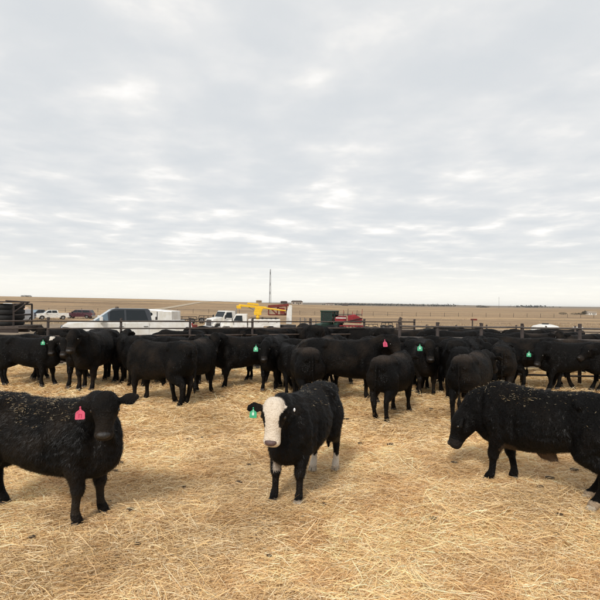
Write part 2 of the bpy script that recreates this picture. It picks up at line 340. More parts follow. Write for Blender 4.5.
# ================================================================ CATTLE
def ring(c, ax, ay, rx, ry, n=20, p=2.0):
    a = np.linspace(0, 2 * math.pi, n, endpoint=False); ca, sa = np.cos(a), np.sin(a)
    u = np.sign(ca) * np.abs(ca) ** (2 / p) * rx; v = np.sign(sa) * np.abs(sa) ** (2 / p) * ry
    return np.asarray(c) + u[:, None] * np.asarray(ax) + v[:, None] * np.asarray(ay)
class Soup:
    def __init__(s): s.v = []; s.f = []; s.n = 0
    def loft(s, rings):
        n = len(rings[0]); b = s.n
        s.v += list(np.concatenate(rings)); m_ = len(rings)
        for i in range(m_ - 1):
            for j in range(n):
                k = (j + 1) % n; s.f.append((b + i * n + j, b + i * n + k, b + (i + 1) * n + k, b + (i + 1) * n + j))
        s.v += [rings[0].mean(0), rings[-1].mean(0)]; c0 = b + m_ * n; c1 = c0 + 1
        for j in range(n):
            k = (j + 1) % n; s.f.append((c0, b + k, b + j)); s.f.append((c1, b + (m_ - 1) * n + j, b + (m_ - 1) * n + k))
        s.n = c1 + 1
    def chain(s, pts, rad, n=14):
        """rounded tube through pts; rad: (r) or (r_side, r_front)"""
        P = [np.array(p, float) for p in pts]; rr = [(r, r) if isinstance(r, (int, float)) else r for r in rad]
        # catmull subdivision
        Q = []; RQ = []
        for i in range(len(P) - 1):
            p0 = P[max(i - 1, 0)]; p1 = P[i]; p2 = P[i + 1]; p3 = P[min(i + 2, len(P) - 1)]
            for t_ in (0, 0.25, 0.5, 0.75):
                q = 0.5 * ((2 * p1) + (-p0 + p2) * t_ + (2 * p0 - 5 * p1 + 4 * p2 - p3) * t_ ** 2 + (-p0 + 3 * p1 - 3 * p2 + p3) * t_ ** 3)
                Q.append(q); k = t_ * t_ * (3 - 2 * t_); RQ.append((rr[i][0] * (1 - k) + rr[i + 1][0] * k, rr[i][1] * (1 - k) + rr[i + 1][1] * k))
        Q.append(P[-1]); RQ.append(rr[-1])
        rings = []
        for i, q in enumerate(Q):
            d = Q[min(i + 1, len(Q) - 1)] - Q[max(i - 1, 0)]; d /= np.linalg.norm(d)
            x = np.array([1.0, 0, 0]) - d * d[0]
            if np.linalg.norm(x) < 0.2: x = np.array([0, 1.0, 0]) - d * d[1]
            x /= np.linalg.norm(x); y = np.cross(d, x)
            if i == 0:
                for a in (0.25, 0.6, 0.87): rings.append(ring(q - d * RQ[0][1] * math.sqrt(1 - a * a), x, y, RQ[0][0] * a, RQ[0][1] * a, n))
            rings.append(ring(q, x, y, *RQ[i], n))
            if i == len(Q) - 1:
                for a in (0.87, 0.6, 0.25): rings.append(ring(q + d * RQ[i][1] * math.sqrt(1 - a * a), x, y, RQ[i][0] * a, RQ[i][1] * a, n))
        s.loft(rings)
def smoothstep(a, b, v):
    t_ = np.clip((v - a) / (b - a), 0, 1); return t_ * t_ * (3 - 2 * t_)

class Proto: pass
def make_proto(key, yaw=0, lift=1.22, pitch=48, reach=0.48, y0=0.52, legs=(0, 0, 0, 0), voxel=0.019, hairs=11000, hlen=0.028, hw=0.0055,
               pattern='black', fat=1.0, seed=1, tail=0.0, earsag=0.0, sheath=False, neckfac=0.75, clump=0.004, straws=0, brown=0.0, hl_=1.0, hs_=1.07):
    P = Proto(); r_ = np.random.default_rng(seed)
    psi = R(yaw); ps2 = psi * neckfac
    poll = np.array([-math.sin(ps2) * reach, y0 + math.cos(ps2) * reach, lift]); p_ = R(pitch)
    h = np.array([-math.sin(psi), math.cos(psi), 0]); Zv = np.array([0, 0, 1.0])
    F = math.cos(p_) * h - math.sin(p_) * Zv; Nn = math.sin(p_) * h + math.cos(p_) * Zv; Sd = np.cross(F, Nn)
    s = Soup(); ax, az_ = np.array([1.0, 0, 0]), Zv
    # trunk
    for secs in ([(-.86, 1.04, .84, .06), (-.835, 1.11, .70, .14), (-.76, 1.165, .58, .205), (-.64, 1.195, .54, .24), (-.48, 1.20, .55, .245), (-.32, 1.175, .53, .265), (-.12, 1.16, .475, .295),
                  (.08, 1.16, .445, .30), (.24, 1.175, .435, .28), (.38, 1.205, .43, .245), (.52, 1.185, .44, .21), (.62, 1.12, .48, .175), (.70, 1.0, .54, .125), (.74, .92, .62, .06)],):
        rings = []
        for y, zt, zb, hw_ in secs:
            zc = (zt + zb) / 2; rz = (zt - zb) / 2
            k = fat if -.7 < y < .5 else 1
            g = ring((0, y, zc), ax, az_, hw_ * k * .95, rz, 28, 2.55)
            # narrower at the top line, fuller below the middle
            zz_ = (g[:, 2] - zc) / rz; g[:, 0] *= 1 - 0.16 * np.clip(zz_, 0, 1) ** 2 + 0.04 * (1 - zz_ ** 2); rings.append(g)
        s.loft(rings)
    # neck
    b0 = np.array([0, .40, .90]); e0 = poll + F * 0.06 - Nn * 0.055
    mid = b0 * 0.5 + e0 * 0.5 + np.array([0, .04, 0.02 + (.05 if lift > 1 else 0.10)])
    s.chain([b0, b0 * .72 + mid * .28, mid, e0 * .6 + mid * .4, e0], [(.165, .26), (.15, .245), (.105, .185), (.085, .15), (.078, .11)], 20)
    s.chain([np.array([0, .60, .66]), (np.array([0, .60, .66]) + mid) / 2 + np.array([0, .05, -.06]), e0 - np.array([0, 0, .10])], [(.085, .12), (.055, .09), (.045, .055)], 12)
    # shoulders, hips
    for sx in (-1, 1):
        s.chain([(sx * .13, .46, 1.02), (sx * .17, .44, .80), (sx * .15, .40, .62)], [(.07, .12), (.10, .15), (.085, .12)])
        s.chain([(sx * .11, -.68, 1.03), (sx * .145, -.64, .84), (sx * .15, -.60, .68)], [(.095, .15), (.115, .195), (.095, .165)])
        s.chain([(sx * .11, -.42, 1.12), (sx * .19, -.46, 1.07)], [.07, .058]); s.chain([(sx * .08, -.80, 1.08), (sx * .10, -.84, 1.0)], [.06, .05])       # hook bones
    # head
    rings = []
    for t_, w, d, off in [(-.07, .04, .04, -.05), (-.045, .07, .075, -.05), (-.01, .086, .10, -.058), (.04, .096, .118, -.068), (.09, .102, .128, -.075), (.14, .098, .126, -.076), (.19, .083, .108, -.070),
                          (.24, .070, .092, -.064), (.28, .064, .082, -.060), (.325, .068, .076, -.058), (.36, .073, .072, -.058), (.39, .070, .064, -.060), (.41, .052, .046, -.064), (.42, .02, .02, -.066)]:
        rings.append(ring(poll + F * t_ * hl_ + Nn * off, Sd, Nn, w * hs_ * (1.06 if t_ < .15 else 1.04), d * hs_, 22, 2.3))
    s.loft(rings)
    for sx in (-1, 1):
        s.chain([poll + F * .070 * hl_ + Sd * sx * .072 * hs_ - Nn * .008, poll + F * .108 * hl_ + Sd * sx * .088 * hs_ - Nn * .012], [.031, .027], 10); s.chain([poll + F * .155 * hl_ + Sd * sx * .078 * hs_ - Nn * .035, poll + F * .19 * hl_ + Sd * sx * .066 * hs_ - Nn * .04], [.024, .02], 10)   # brow
        s.chain([poll + F * .06 + Sd * sx * .055 - Nn * .12, poll + F * .17 + Sd * sx * .048 - Nn * .13], [.05, .045], 10)     # jaw
    # ears
    P.ears = []
    for sx in (-1, 1):
        root = poll + F * .035 + Sd * sx * .088 * hs_ - Nn * .055
        sag = earsag if np.isscalar(earsag) else earsag[0 if sx < 0 else 1]
        ed = Sd * sx * 1.0 - Nn * 0.12 + F * sag - Zv * 0.0; ed /= np.linalg.norm(ed)
        en = Nn - ed * np.dot(Nn, ed); en /= np.linalg.norm(en); ew = np.cross(ed, en)
        rg = []
        for t_, w in [(-.02, .022), (.0, .024), (.035, .036), (.070, .056), (.105, .066), (.140, .060), (.172, .040), (.195, .016)]:
            rg.append(ring(root + ed * t_ + en * (0.018 * math.sin(t_ * 12)), ew, en, w, (.017 if t_ < .15 else .013) * max(1, voxel / .0155), 14))
        s.loft(rg); P.ears.append(root + ed * .11 + en * 0.02 + ew * 0)
    # legs
    feet = []
    for i, sx in enumerate((-1, 1)):
        dy = legs[i]; f_ = lambda x, y, z, top=.62: (x, y + dy * max(0, (top - z) / top), z)
        kb = 0.0
        s.chain([f_(sx * .15, .42, .72), f_(sx * .155, .39, .58), f_(sx * .145, .43 + kb, .40), f_(sx * .142, .435 + kb, .345), f_(sx * .142, .43, .27), f_(sx * .142, .43, .17), f_(sx * .142, .44, .115), f_(sx * .142, .465, .07)],
                [(.10, .14), (.088, .112), (.062, .070), (.062, .066), (.039, .042), (.037, .040), (.046, .050), (.048, .053)])
        feet.append((sx * .142, .475 + dy, 0))
    for i, sx in enumerate((-1, 1)):
        dy = legs[2 + i]; f_ = lambda x, y, z, top=.80: (x, y + dy * max(0, (top - z) / top), z)
        s.chain([f_(sx * .16, -.60, .78), f_(sx * .165, -.53, .62), f_(sx * .15, -.66, .50), f_(sx * .14, -.735, .425), f_(sx * .138, -.73, .36), f_(sx * .135, -.715, .24), f_(sx * .135, -.695, .165), f_(sx * .135, -.68, .115), f_(sx * .135, -.65, .07)],
                [(.125, .20), (.11, .165), (.075, .11), (.046, .068), (.045, .058), (.038, .045), (.038, .045), (.046, .050), (.048, .055)])
        feet.append((sx * .135, -.64 + dy, 0))
    # tail
    tp = [(0, -.82, 1.10), (tail * .2, -.89, 1.02), (tail * .6, -.91, .80), (tail, -.90, .58), (tail, -.90, .42)]
    s.chain(tp, [.032, .027, .021, .018, .020], 10); s.chain([(tail, -.90, .50), (tail, -.90, .40), (tail * .9, -.895, .27)], [.022, .042, .018], 10)
    if sheath == 2:
        s.chain([(0, -.06, .47), (0, -.14, .43), (0, -.18, .41)], [(.05, .09), (.04, .06), (.02, .03)], 12)
        s.chain([(0, -.50, .56), (0, -.42, .50)], [(.09, .09), (.06, .05)], 12)
    elif sheath:
        s.chain([(0, -.10, .50), (0, -.16, .43), (0, -.14, .36)], [(.05, .10), (.035, .06), (.018, .022)], 12)
        s.chain([(0, -.45, .56), (0, -.40, .50)], [(.10, .09), (.07, .05)], 12)
    me = bpy.data.meshes.new('soup'); me.from_pydata([tuple(v) for v in s.v], [], s.f); me.update()
    tmp = bpy.data.objects.new('tmp', me); COL.objects.link(tmp)
    md = tmp.modifiers.new('r', 'REMESH'); md.mode = 'VOXEL'; md.voxel_size = voxel; md.adaptivity = 0
    sm = tmp.modifiers.new('s', 'SMOOTH'); sm.factor = 0.5; sm.iterations = int(5 * 0.022 / voxel)
    dg = bpy.context.evaluated_depsgraph_get(); body = bpy.data.meshes.new_from_object(tmp.evaluated_get(dg)); body.name = key
    bpy.data.objects.remove(tmp)
    nv = len(body.vertices); co_ = np.empty(nv * 3); body.vertices.foreach_get('co', co_); co_ = co_.reshape(-1, 3)
    nr = np.empty(nv * 3); body.vertex_normals.foreach_get('vector', nr); nr = nr.reshape(-1, 3)
    hl = co_ - poll; ht = hl @ F; hn = hl @ Nn; hsd = hl @ Sd
    X_, Y_, Z_ = co_[:, 0], co_[:, 1], co_[:, 2]; away_ = np.abs(hsd) + np.abs(ht - .1) + np.abs(hn) > .42
    g2 = lambda cy, cz, sy, sz: np.exp(-((Y_ - cy) / sy) ** 2 - ((Z_ - cz) / sz) ** 2)
    dx = -.040 * g2(-.33, .97, .09, .10) - .026 * g2(.19, .74, .045, .20) - .030 * g2(.60, .92, .05, .16) - .030 * g2(-.385, .70, .05, .12) + .018 * g2(.43, 1.0, .09, .12) \
        + .020 * g2(-.60, .82, .12, .14) + .012 * g2(.0, .75, .16, .18) - .020 * g2(-.72, 1.02, .05, .10) - .018 * g2(.30, 1.10, .06, .05) + .012 * g2(.36, .62, .05, .06)
    for yy in (-.20, -.10, .0, .10): dx = dx - .005 * g2(yy, .80, .018, .16)
    co_[:, 0] += np.sign(X_) * dx * smoothstep(.05, .14, np.abs(X_)) * away_
    body.vertices.foreach_set('co', co_.ravel()); body.update(); nr_ = np.empty(nv * 3); body.vertex_normals.foreach_get("vector", nr_); nr = nr_.reshape(-1, 3)
    # woolly clumps on the trunk, none on the muzzle and shanks
    amp = clump * smoothstep(.35, .6, co_[:, 2]) * np.where((ht > -.12) & (np.abs(hsd) < .2) & (hn > -.25) & (ht < .5), 0.25, 1)
    dsp = np.array([noise.noise(Vector(c * 22)) + 0.6 * noise.noise(Vector(c * 9)) for c in co_]); co_ = co_ + nr * (amp * dsp)[:, None]
    body.vertices.foreach_set('co', co_.ravel()); body.update()
    def colf(p):
        n = len(p); c = np.tile(np.array([0.0026, 0.0023, 0.0022]), (n, 1))
        q = p - poll; t_ = q @ F; a = q @ Nn; w = q @ Sd
        onhead = (t_ > -.09) & (t_ < .5) & (a > -.22) & (np.abs(w) < .32)
        muz = onhead & (t_ > .31) & (np.abs(w) < .1)
        c[muz] = (0.016, 0.013, 0.011)
        if pattern == 'whiteface':
            jag = 0.003 * np.sin(p[:, 2] * 150) + 0.004 * np.sin(p[:, 2] * 47 + 1)
            lim = np.interp(t_, [-.09, -.03, .03, .07, .12, .16, .22, .29, .34], [.14, .135, .124, .102, .070, .066, .072, .095, .11]) + jag
            fr = np.interp(t_, [-.09, .0, .1, .24, .31, .5], [-.09, -.05, -.035, -.05, -.10, -.12])
            wh = onhead & (np.abs(w + 0.004) < lim) & (a > fr) & (np.abs(w) < .13)
            c[wh] = (0.70, 0.61, 0.50)
            c[(p[:, 2] < .21 + .02 * np.sin(p[:, 0] * 90)) & (p[:, 1] < -.3)] = (0.62, 0.55, 0.46)
            c[(p[:, 2] < .085) & (p[:, 1] > 0) & (p[:, 0] < 0)] = (0.30, 0.25, 0.20)
            pt = (p[:, 2] > .36) & (p[:, 2] < .50) & (p[:, 1] > .2) & (p[:, 0] > .085) & (p[:, 0] < .15 ) & (p[:, 1] > .40)
            c[pt] = (0.38, 0.32, 0.26)
        if pattern == 'steer':
            c[(p[:, 2] < .115) & (p[:, 1] < -.3)] = (0.36, 0.28, 0.20)
            c[(p[:, 2] < .475 + .02 * np.sin(p[:, 1] * 30)) & (p[:, 1] < .0) & (p[:, 1] > -.36) & (np.abs(p[:, 0]) < .13)] = (0.10, 0.065, 0.04)
            c[(p[:, 2] < .53) & (p[:, 1] > .18) & (p[:, 1] < .38) & (np.abs(p[:, 0]) < .20) & (p[:, 2] > .42)] = (0.05, 0.033, 0.021)
        if pattern == 'blaze':
            c[onhead & (np.abs(w) < .055) & (a > -.02) & (t_ < .07) & (t_ > -.03)] = (0.6, 0.55, 0.48)
        if pattern == 'muddy':
            c[(p[:, 2] < .33) & (p[:, 1] > 0) & (p[:, 2] > .14)] += np.array((0.012, 0.009, 0.006))
        if brown:
            k = brown * smoothstep(1.05, 1.18, p[:, 2]) * (np.sin(p[:, 1] * 9 + 1) * .5 + .6) * (p[:, 1] < .3)
            c += k[:, None] * np.array((0.030, 0.021, 0.015))
        return c
    a_ = body.color_attributes.new('Col', 'FLOAT_COLOR', 'POINT'); cc = np.ones((nv, 4)); cc[:, :3] = colf(co_); a_.data.foreach_set('color', cc.ravel())
    body.materials.clear(); body.materials.append(M['hide']); body.polygons.foreach_set('use_smooth', [True] * len(body.polygons))
    # hair: single blades combed down and back
    body.calc_loop_triangles(); nt2 = len(body.loop_triangles); tr = np.empty(nt2 * 3, np.int32); body.loop_triangles.foreach_get('vertices', tr); tr = tr.reshape(-1, 3)
    A, B, C = co_[tr[:, 0]], co_[tr[:, 1]], co_[tr[:, 2]]; ar = np.linalg.norm(np.cross(B - A, C - A), axis=1)
    pick = r_.choice(nt2, hairs, p=ar / ar.sum()); u, v = r_.random(hairs), r_.random(hairs); sw = u + v > 1; u[sw] = 1 - u[sw]; v[sw] = 1 - v[sw]
    root = A[pick] + (B - A)[pick] * u[:, None] + (C - A)[pick] * v[:, None]
    nn = np.cross((B - A)[pick], (C - A)[pick]); nn /= np.linalg.norm(nn, axis=1)[:, None]
    q = root - poll; qt = q @ F; qn = q @ Nn; qs = q @ Sd; onh = (qt > -.09) & (qt < .5) & (qn > -.24) & (np.abs(qs) < .33)
    flow = np.tile(np.array([0, -.45, -.8]), (hairs, 1)); flow[onh] = F * .9 ; flow += r_.normal(0, .38, (hairs, 3))
    flow -= nn * np.sum(flow * nn, 1)[:, None]; flow /= np.linalg.norm(flow, axis=1)[:, None] + 1e-6
    ln = hlen * r_.uniform(.6, 1.3, hairs) * np.where(onh, .45, np.where(root[:, 2] < .3, .45, 1.0)); ln = np.where(onh & (np.abs(qs) > .11), hlen * .8, ln)
    ln = np.where(onh & (qt < .02) & (np.abs(qs) < .1), hlen * .8, ln); ln = np.where(onh & (qt > .32), .004, ln)
    tip = root + flow * ln[:, None] + nn * (ln * r_.uniform(.2, .55, hairs))[:, None]
    sd_ = np.cross(flow, nn); wv = (hw / 2) * np.where(onh, .6, 1)
    V = np.stack([root - nn * .003 - sd_ * wv[:, None], root - nn * .003 + sd_ * wv[:, None], tip], 1)
    hm_ = bpy.data.meshes.new(key + '_hair'); hm_.vertices.add(hairs * 3); hm_.vertices.foreach_set('co', V.ravel())
    hm_.loops.add(hairs * 3); hm_.loops.foreach_set('vertex_index', np.arange(hairs * 3, dtype=np.int32)); hm_.polygons.add(hairs)
    hm_.polygons.foreach_set('loop_start', np.arange(hairs) * 3); hm_.polygons.foreach_set('loop_total', np.full(hairs, 3)); hm_.update()
    a_ = hm_.color_attributes.new('Col', 'FLOAT_COLOR', 'POINT'); hc = colf(root) * r_.uniform(.75, 1.35, (hairs, 1)); cc = np.ones((hairs, 3, 4)); cc[:, :, :3] = hc[:, None]
    a_.data.foreach_set('color', cc.ravel()); hm_.materials.append(M['hair'])
    P.body = body; P.hair = hm_; P.poll, P.F, P.N, P.S = poll, F, Nn, Sd; P.feet = feet; P.pattern = pattern
    # root object with parts
    root_o = empty('calf', (0, 0, -50)); P.root = root_o
    link_mesh('body', body, None, root_o); x = link_mesh('coat_hair', hm_, None, root_o); x['kind'] = 'stuff'
    for i, (fx, fy, fz) in enumerate(feet):
        bm = bmesh.new()
        for sx in (-1, 1):
            prof = [(-.045, .0), (.052, .0), (.060, .012), (.030, .065), (-.045, .075), (-.055, .04)]
            a = [bm.verts.new((fx + sx * .003, fy + y, z)) for y, z in prof]; b2 = [bm.verts.new((fx + sx * (.050 if z < .03 else .042), fy + y * .88, z)) for y, z in prof]
            bm.faces.new(a); bm.faces.new(b2[::-1])
            for k in range(6): bm.faces.new((a[k], b2[k], b2[(k + 1) % 6], a[(k + 1) % 6]))
        pale = (pattern in ('whiteface', 'steer') and i > 1) or (pattern == 'whiteface' and i == 0)
        from_bm('hoof', bm, M['hoof_pale'] if pale else M['hoof'], root_o, smooth=False, bevel=.006)
    for sx in (-1, 1):
        bm = bmesh.new(); c = poll + F * .128 * hl_ + Sd * sx * .098 * hs_ - Nn * .026; ball(bm, tuple(c), .0185, 8); from_bm('eye', bm, M['eye'], root_o, True)
    bm = bmesh.new(); B3 = Matrix((Sd, Nn, F)).transposed().to_4x4()
    bmesh.ops.create_uvsphere(bm, u_segments=20, v_segments=12, radius=1, matrix=Matrix.Translation(poll + F * .372 * hl_ - Nn * (.012 - .06 * (hs_ - 1))) @ B3 @ Matrix.Rotation(-.5, 4, 'X') @ Matrix.Diagonal((.053 * hs_, .028 * hs_, .040, 1)))
    nz = from_bm('nose', bm, M['nose_pink'] if pattern == 'whiteface' else M['nose'], root_o, True)
    for sx in (-1, 1):
        bm = bmesh.new(); bmesh.ops.create_uvsphere(bm, u_segments=10, v_segments=6, radius=1, matrix=Matrix.Translation(poll + F * .382 * hl_ + Sd * sx * .032 + Nn * .006) @ B3 @ Matrix.Rotation(sx * .5, 4, 'Y') @ Matrix.Diagonal((.010, .009, .015, 1)))
        from_bm('nostril', bm, M['nostril'], nz, True)
    # straw caught on the back
    if straws:
        up = nr[:, 2] > .35; ok = np.where(up & (co_[:, 2] > .85) & (np.abs((co_ - poll) @ Sd) + np.abs((co_ - poll) @ F) > .3))[0]
        # concentrated over the shoulders
        wgt = np.maximum(0.05, (0.2 + np.exp(-((co_[ok, 1] - .15) / .28) ** 2) * 1.2) * np.array([max(0.0, noise.noise(Vector(c * 9)) + .15) for c in co_[ok]]) ** 1.5); ii = r_.choice(ok, straws, p=wgt / wgt.sum())
        cpt = co_[ii] + nr[ii] * .018
        Ls = r_.uniform(.008, .032, straws); Ls[: max(2, straws // 60)] = r_.uniform(.1, .2, max(2, straws // 60))
        so = ribbons('straw_bits', cpt, r_.uniform(0, 6.28, straws), r_.normal(0, .25, straws), Ls, r_.uniform(.0015, .0035, straws), straw_cols(straws) * r_.uniform(.25, .65, (straws, 1)), M['straw'], parent=root_o)
    return P
# tag meshes
def tag_mesh(P, side, colour, size=1.0):
    """flag tag hanging in front of an ear; side 0 = left-hand (-S), 1 = (+S)"""
    c = P.ears[side]; n = P.N * .9 + P.F * -.05; n = Vector((n[0], n[1], n[2] * .4)).normalized(); up = Vector((0, 0, 1)); x = up.cross(n).normalized(); y = n.cross(x)
    out_ = [(-.004, .0), (.004, .0), (.010, -.022), (.030, -.036), (.038, -.048), (.040, -.098), (.034, -.104), (-.034, -.104), (-.040, -.098), (-.038, -.048), (-.030, -.036), (-.010, -.022)]
    bm = bmesh.new(); a = []; b2 = []
    base = Vector(c) + n * .020 
    for u, v in out_:
        p = base + x * u * size + y * v * size; a.append(bm.verts.new(p)); b2.append(bm.verts.new(p + n * .003))
    bm.faces.new(a); bm.faces.new(b2[::-1])
    for k in range(len(a)): bm.faces.new((a[k], b2[k], b2[(k + 1) % len(a)], a[(k + 1) % len(a)]))
    t1 = (bm, base, x, y, n, size); return t1
def add_tag(root, P, side, colour, size=1.0, marks=True):
    bm, base, x, y, n, sz = tag_mesh(P, side, colour, size)
    o = from_bm('ear_tag', bm, M['pink'] if colour == 'pink' else M['green_tag'], root)
    o['label'] = ('pink' if colour == 'pink' else 'green') + ' plastic ear tag hanging from the ear'
    bm = bmesh.new(); ball(bm, tuple(base + n * .005 - y * .0), (.009, .009, .009), 4); from_bm('tag_stud', bm, M['pink'] if colour == 'pink' else M['green_tag'], o, True)
    if marks:     # worn, illegible print: a few strokes
        bm = bmesh.new(); rt = Matrix((x, y, n)).transposed()
        for u, v, w_, h_ in ([(-.010, -.072, .007, .036), (.006, -.060, .014, .006), (.010, -.076, .006, .028)] if colour == 'pink' else [(0, -.062, .022, .030), (0, -.03, .006, .03)]):
            box(bm, base + x * u * sz + y * v * sz + n * .0045, (w_ * sz, h_ * sz, .002), rt)
        from_bm('tag_print', bm, M['pinkmark'] if colour == 'pink' else M['pale_tag'], o)

def copy_tree(o, parent=None):
    c = o.copy(); COL.objects.link(c); c.parent = parent
    for ch in list(o.children): copy_tree(ch, c)
    return c
PR = {}
# three nearest animals, each its own figure
PR['A'] = make_proto('A', yaw=-62, lift=1.27, pitch=66, reach=.40, y0=.50, hl_=.88, hs_=1.10, legs=(.04, -.06, .02, -.12), voxel=.0135, hairs=60000, hlen=.034, hw=.0032, pattern='muddy', seed=11, fat=1.0, earsag=(-.22, .35), straws=1500, clump=.008)
PR['B'] = make_proto('B', yaw=12, lift=1.205, pitch=74, reach=.46, hs_=1.16, legs=(.02, .05, -.16, -.02), voxel=.0135, hairs=60000, hlen=.034, hw=.0032, pattern='whiteface', seed=12, fat=.97, earsag=(.12, .12), straws=160, clump=.009)
PR['C'] = make_proto('C', yaw=22, lift=.75, pitch=72, reach=.36, y0=.55, hl_=1.04, hs_=1.18, earsag=(.1, .1), legs=(.06, -.14, .08, .20), voxel=.0135, hairs=60000, hlen=.034, hw=.0032, pattern='steer', seed=13, sheath=2, straws=700, clump=.008, tail=-.08)
# the herd behind
PR['front'] = make_proto('front', yaw=0, lift=1.22, pitch=66, reach=.44, legs=(.03, -.05, .05, -.08), seed=21)
PR['frontlow'] = make_proto('frontlow', yaw=8, lift=1.10, pitch=60, reach=.46, legs=(-.05, .05, -.1, .03), seed=22)
PR['lookL'] = make_proto('lookL', yaw=68, lift=1.24, pitch=62, reach=.42, legs=(.05, -.08, -.12, .06), seed=23)
PR['lookR'] = make_proto('lookR', yaw=-68, lift=1.24, pitch=62, reach=.42, legs=(-.06, .06, .06, -.12), seed=24)
PR['walk'] = make_proto('walk', yaw=0, lift=1.12, pitch=45, reach=.50, legs=(.14, -.14, -.16, .12), seed=25, sheath=True)
PR['brown'] = make_proto('brown', yaw=-15, lift=1.08, pitch=55, reach=.46, legs=(.05, -.05, -.06, .10), seed=26, brown=1.0, tail=.02)
PR['lowL'] = make_proto('lowL', yaw=60, lift=1.0, pitch=62, reach=.42, legs=(.05, -.08, -.12, .06), seed=33)
PR['away'] = make_proto('away', yaw=-110, lift=1.02, pitch=60, reach=.36, legs=(.02, -.04, -.04, .06), seed=27, sheath=True, tail=.03)
PR['down'] = make_proto('down', yaw=-12, lift=.72, pitch=58, reach=.50, y0=.56, legs=(.10, -.06, -.08, .06), seed=28)
PR['blaze'] = make_proto('blaze', yaw=-70, lift=1.2, pitch=68, reach=.42, legs=(.08, -.08, -.12, .06), seed=29, pattern='blaze')

used = set()
def place(key, X, Y, yaw, sc, label, tg=None, group='black cattle standing in the straw pen', cat='calf', z=None):
    """yaw: 0 faces away from the camera, 90 faces left, -90 faces right, 180 faces the camera"""
    P = PR[key]; r = P.root if key not in used else copy_tree(P.root)
    if key in used:
        for ch in list(r.children):
            if ch.name.startswith('ear_tag'):
                for g in list(ch.children): bpy.data.objects.remove(g)
                bpy.data.objects.remove(ch)
    used.add(key); r.location = (X, Y, (-0.015 if Y < 17.2 else float(terr(np.array(X), np.array(Y)))) if z is None else z); r.rotation_euler = (0, 0, R(yaw)); 
    if key not in 'ABC':
        vr = random.Random(label + str(X)); sc *= vr.uniform(.97, 1.04); fl = -1 if (tg is None and key in ('front', 'frontlow', 'brown', 'walk', 'down') and vr.random() < .5) else 1
        r.scale = (sc * fl * vr.uniform(.93, 1.06), sc * vr.uniform(.97, 1.04), sc)
    else: r.scale = (sc,) * 3
    tag(r, label, cat, group)
    return r, P, tg
later = []
def cow(*a, **k): later.append(place(*a, **k))
G2 = 'black cattle in the alley behind the fence'
cow('A', -2.43, 4.72, -101, 1.0, 'nearest black calf at left with a pink ear tag, head turned to the camera', ('pink', 'auto', 1.0))
cow('B', .06, 5.52, 157, .96, 'black calf with a white face and green ear tag, standing front centre in the straw', ('green', 'auto', .95))
cow('C', 2.76, 5.52, 45, 1.01, 'black steer at right with its head down eating straw')
# middle row, left to right
cow('blaze', -6.75, 12.1, -98, 1.0, 'black calf at the far left edge with a small white spot on its forehead', ('green', 'auto', 1.1))
cow('frontlow', -5.42, 12.3, 178, 1.14, 'black calf facing the camera, green-tagged, just right of the white-spotted one', ('green', 0, 1.2))
cow('front', -5.05, 11.95, 178, 1.16, 'black calf facing the camera in front of the hood of the long white pickup')
cow('lookR', -4.5, 12.5, 38, 1.05, 'black calf seen from behind, standing in front of the doors of the white pickup')
cow('walk', -3.85, 13.1, 86, 1.0, 'black calf mostly hidden below the pickup doors')
cow('away', -2.98, 10.1, 62, 1.1, 'large black steer standing side-on facing left, fourth of the middle row, its head hidden')
cow('brown', -2.33, 10.75, -12, 1.08, 'black calf seen from the rear, pressed against the side-on steer on its right')
cow('front', -2.45, 13.3, 172, 1.05, 'black untagged calf behind the rear-facing calf, second rank')
cow('lookL', -1.43, 12.3, 118, 1.08, 'black calf side-on left of centre below the white service truck, green tag by its face', ('green', 1, 1.3))
cow('frontlow', -.62, 12.2, 168, 1.08, 'black calf facing the camera above the white-faced calf, green tag beside its face', ('green', 'auto', 1.3))
cow('frontlow', -.28, 11.6, 195, 1.0, 'black calf half hidden between the green-tagged calf and a broad rump')
cow('brown', .12, 10.3, 8, 1.06, 'black calf seen square from the rear, directly behind the white-faced calf')
cow('lookR', 1.05, 10.5, -84, 1.14, 'large black steer side-on facing right, just behind the white-faced calf', ('pink', 'auto', 1.2))
cow('brown', 1.82, 9.25, -30, 1.02, 'black calf with a brownish back seen from behind, right of centre')
cow('front', 3.05, 11.7, 172, 1.06, 'black calf facing the camera beyond the brownish-backed calf, green tag at its ear', ('green', 'auto', 1.3))
cow('away', 3.95, 11.5, -32, 1.12, 'black calf with a round rump, just left of and beyond the pale-hipped calf')
cow('brown', 3.32, 9.2, -34, 1.05, 'black calf with a pale worn patch on its hips, standing above the grazing steer')
cow('walk', 4.75, 11.3, -22, 1.08, 'black calf walking off to the right behind the calf with pale hips')
cow('lowL', 6.9, 12.3, 84, 1.04, 'black calf side-on by the right-hand fence posts, green tag in its ear', ('green', 'auto', 1.3))
cow('front', 5.35, 12.5, 150, 1.0, 'black calf squeezed behind the side-on calf at the right, facing the camera')
cow('frontlow', 6.0, 12.9, 60, 1.08, 'black calf standing directly behind the side-on calf at right, turned away')
cow('walk', 8.25, 12.2, 100, 1.05, 'black calf cut by the right edge of the picture, beside the last fence post')
cow('down', .95, 12.9, -70, 1.0, 'black calf in the second rank behind the big side-on steer, head lowered')
cow('away', 2.3, 12.6, 80, 1.08, 'black calf in the second rank, its back showing above the pink-tagged head')
cow('down', 3.72, 10.9, -24, 1.02, 'black calf with its head down between the green-tagged face and the pale-hipped calf')
cow('lookR', -6.35, 13.3, -70, 1.0, 'black calf in the second rank between the white-spotted calf and the pickup bonnet')
cow('walk', .35, 12.4, -80, 1.0, 'black calf in the second rank at the centre, above the white-faced calf')
cow('walk', 5.2, 13.1, 70, 1.0, 'black calf pressed close to the stout fence, left of the green-tagged side-on calf')
cow('lookL', -7.9, 13.0, 95, 1.0, 'black calf in the second rank at far left, its legs showing under the white-spotted calf')
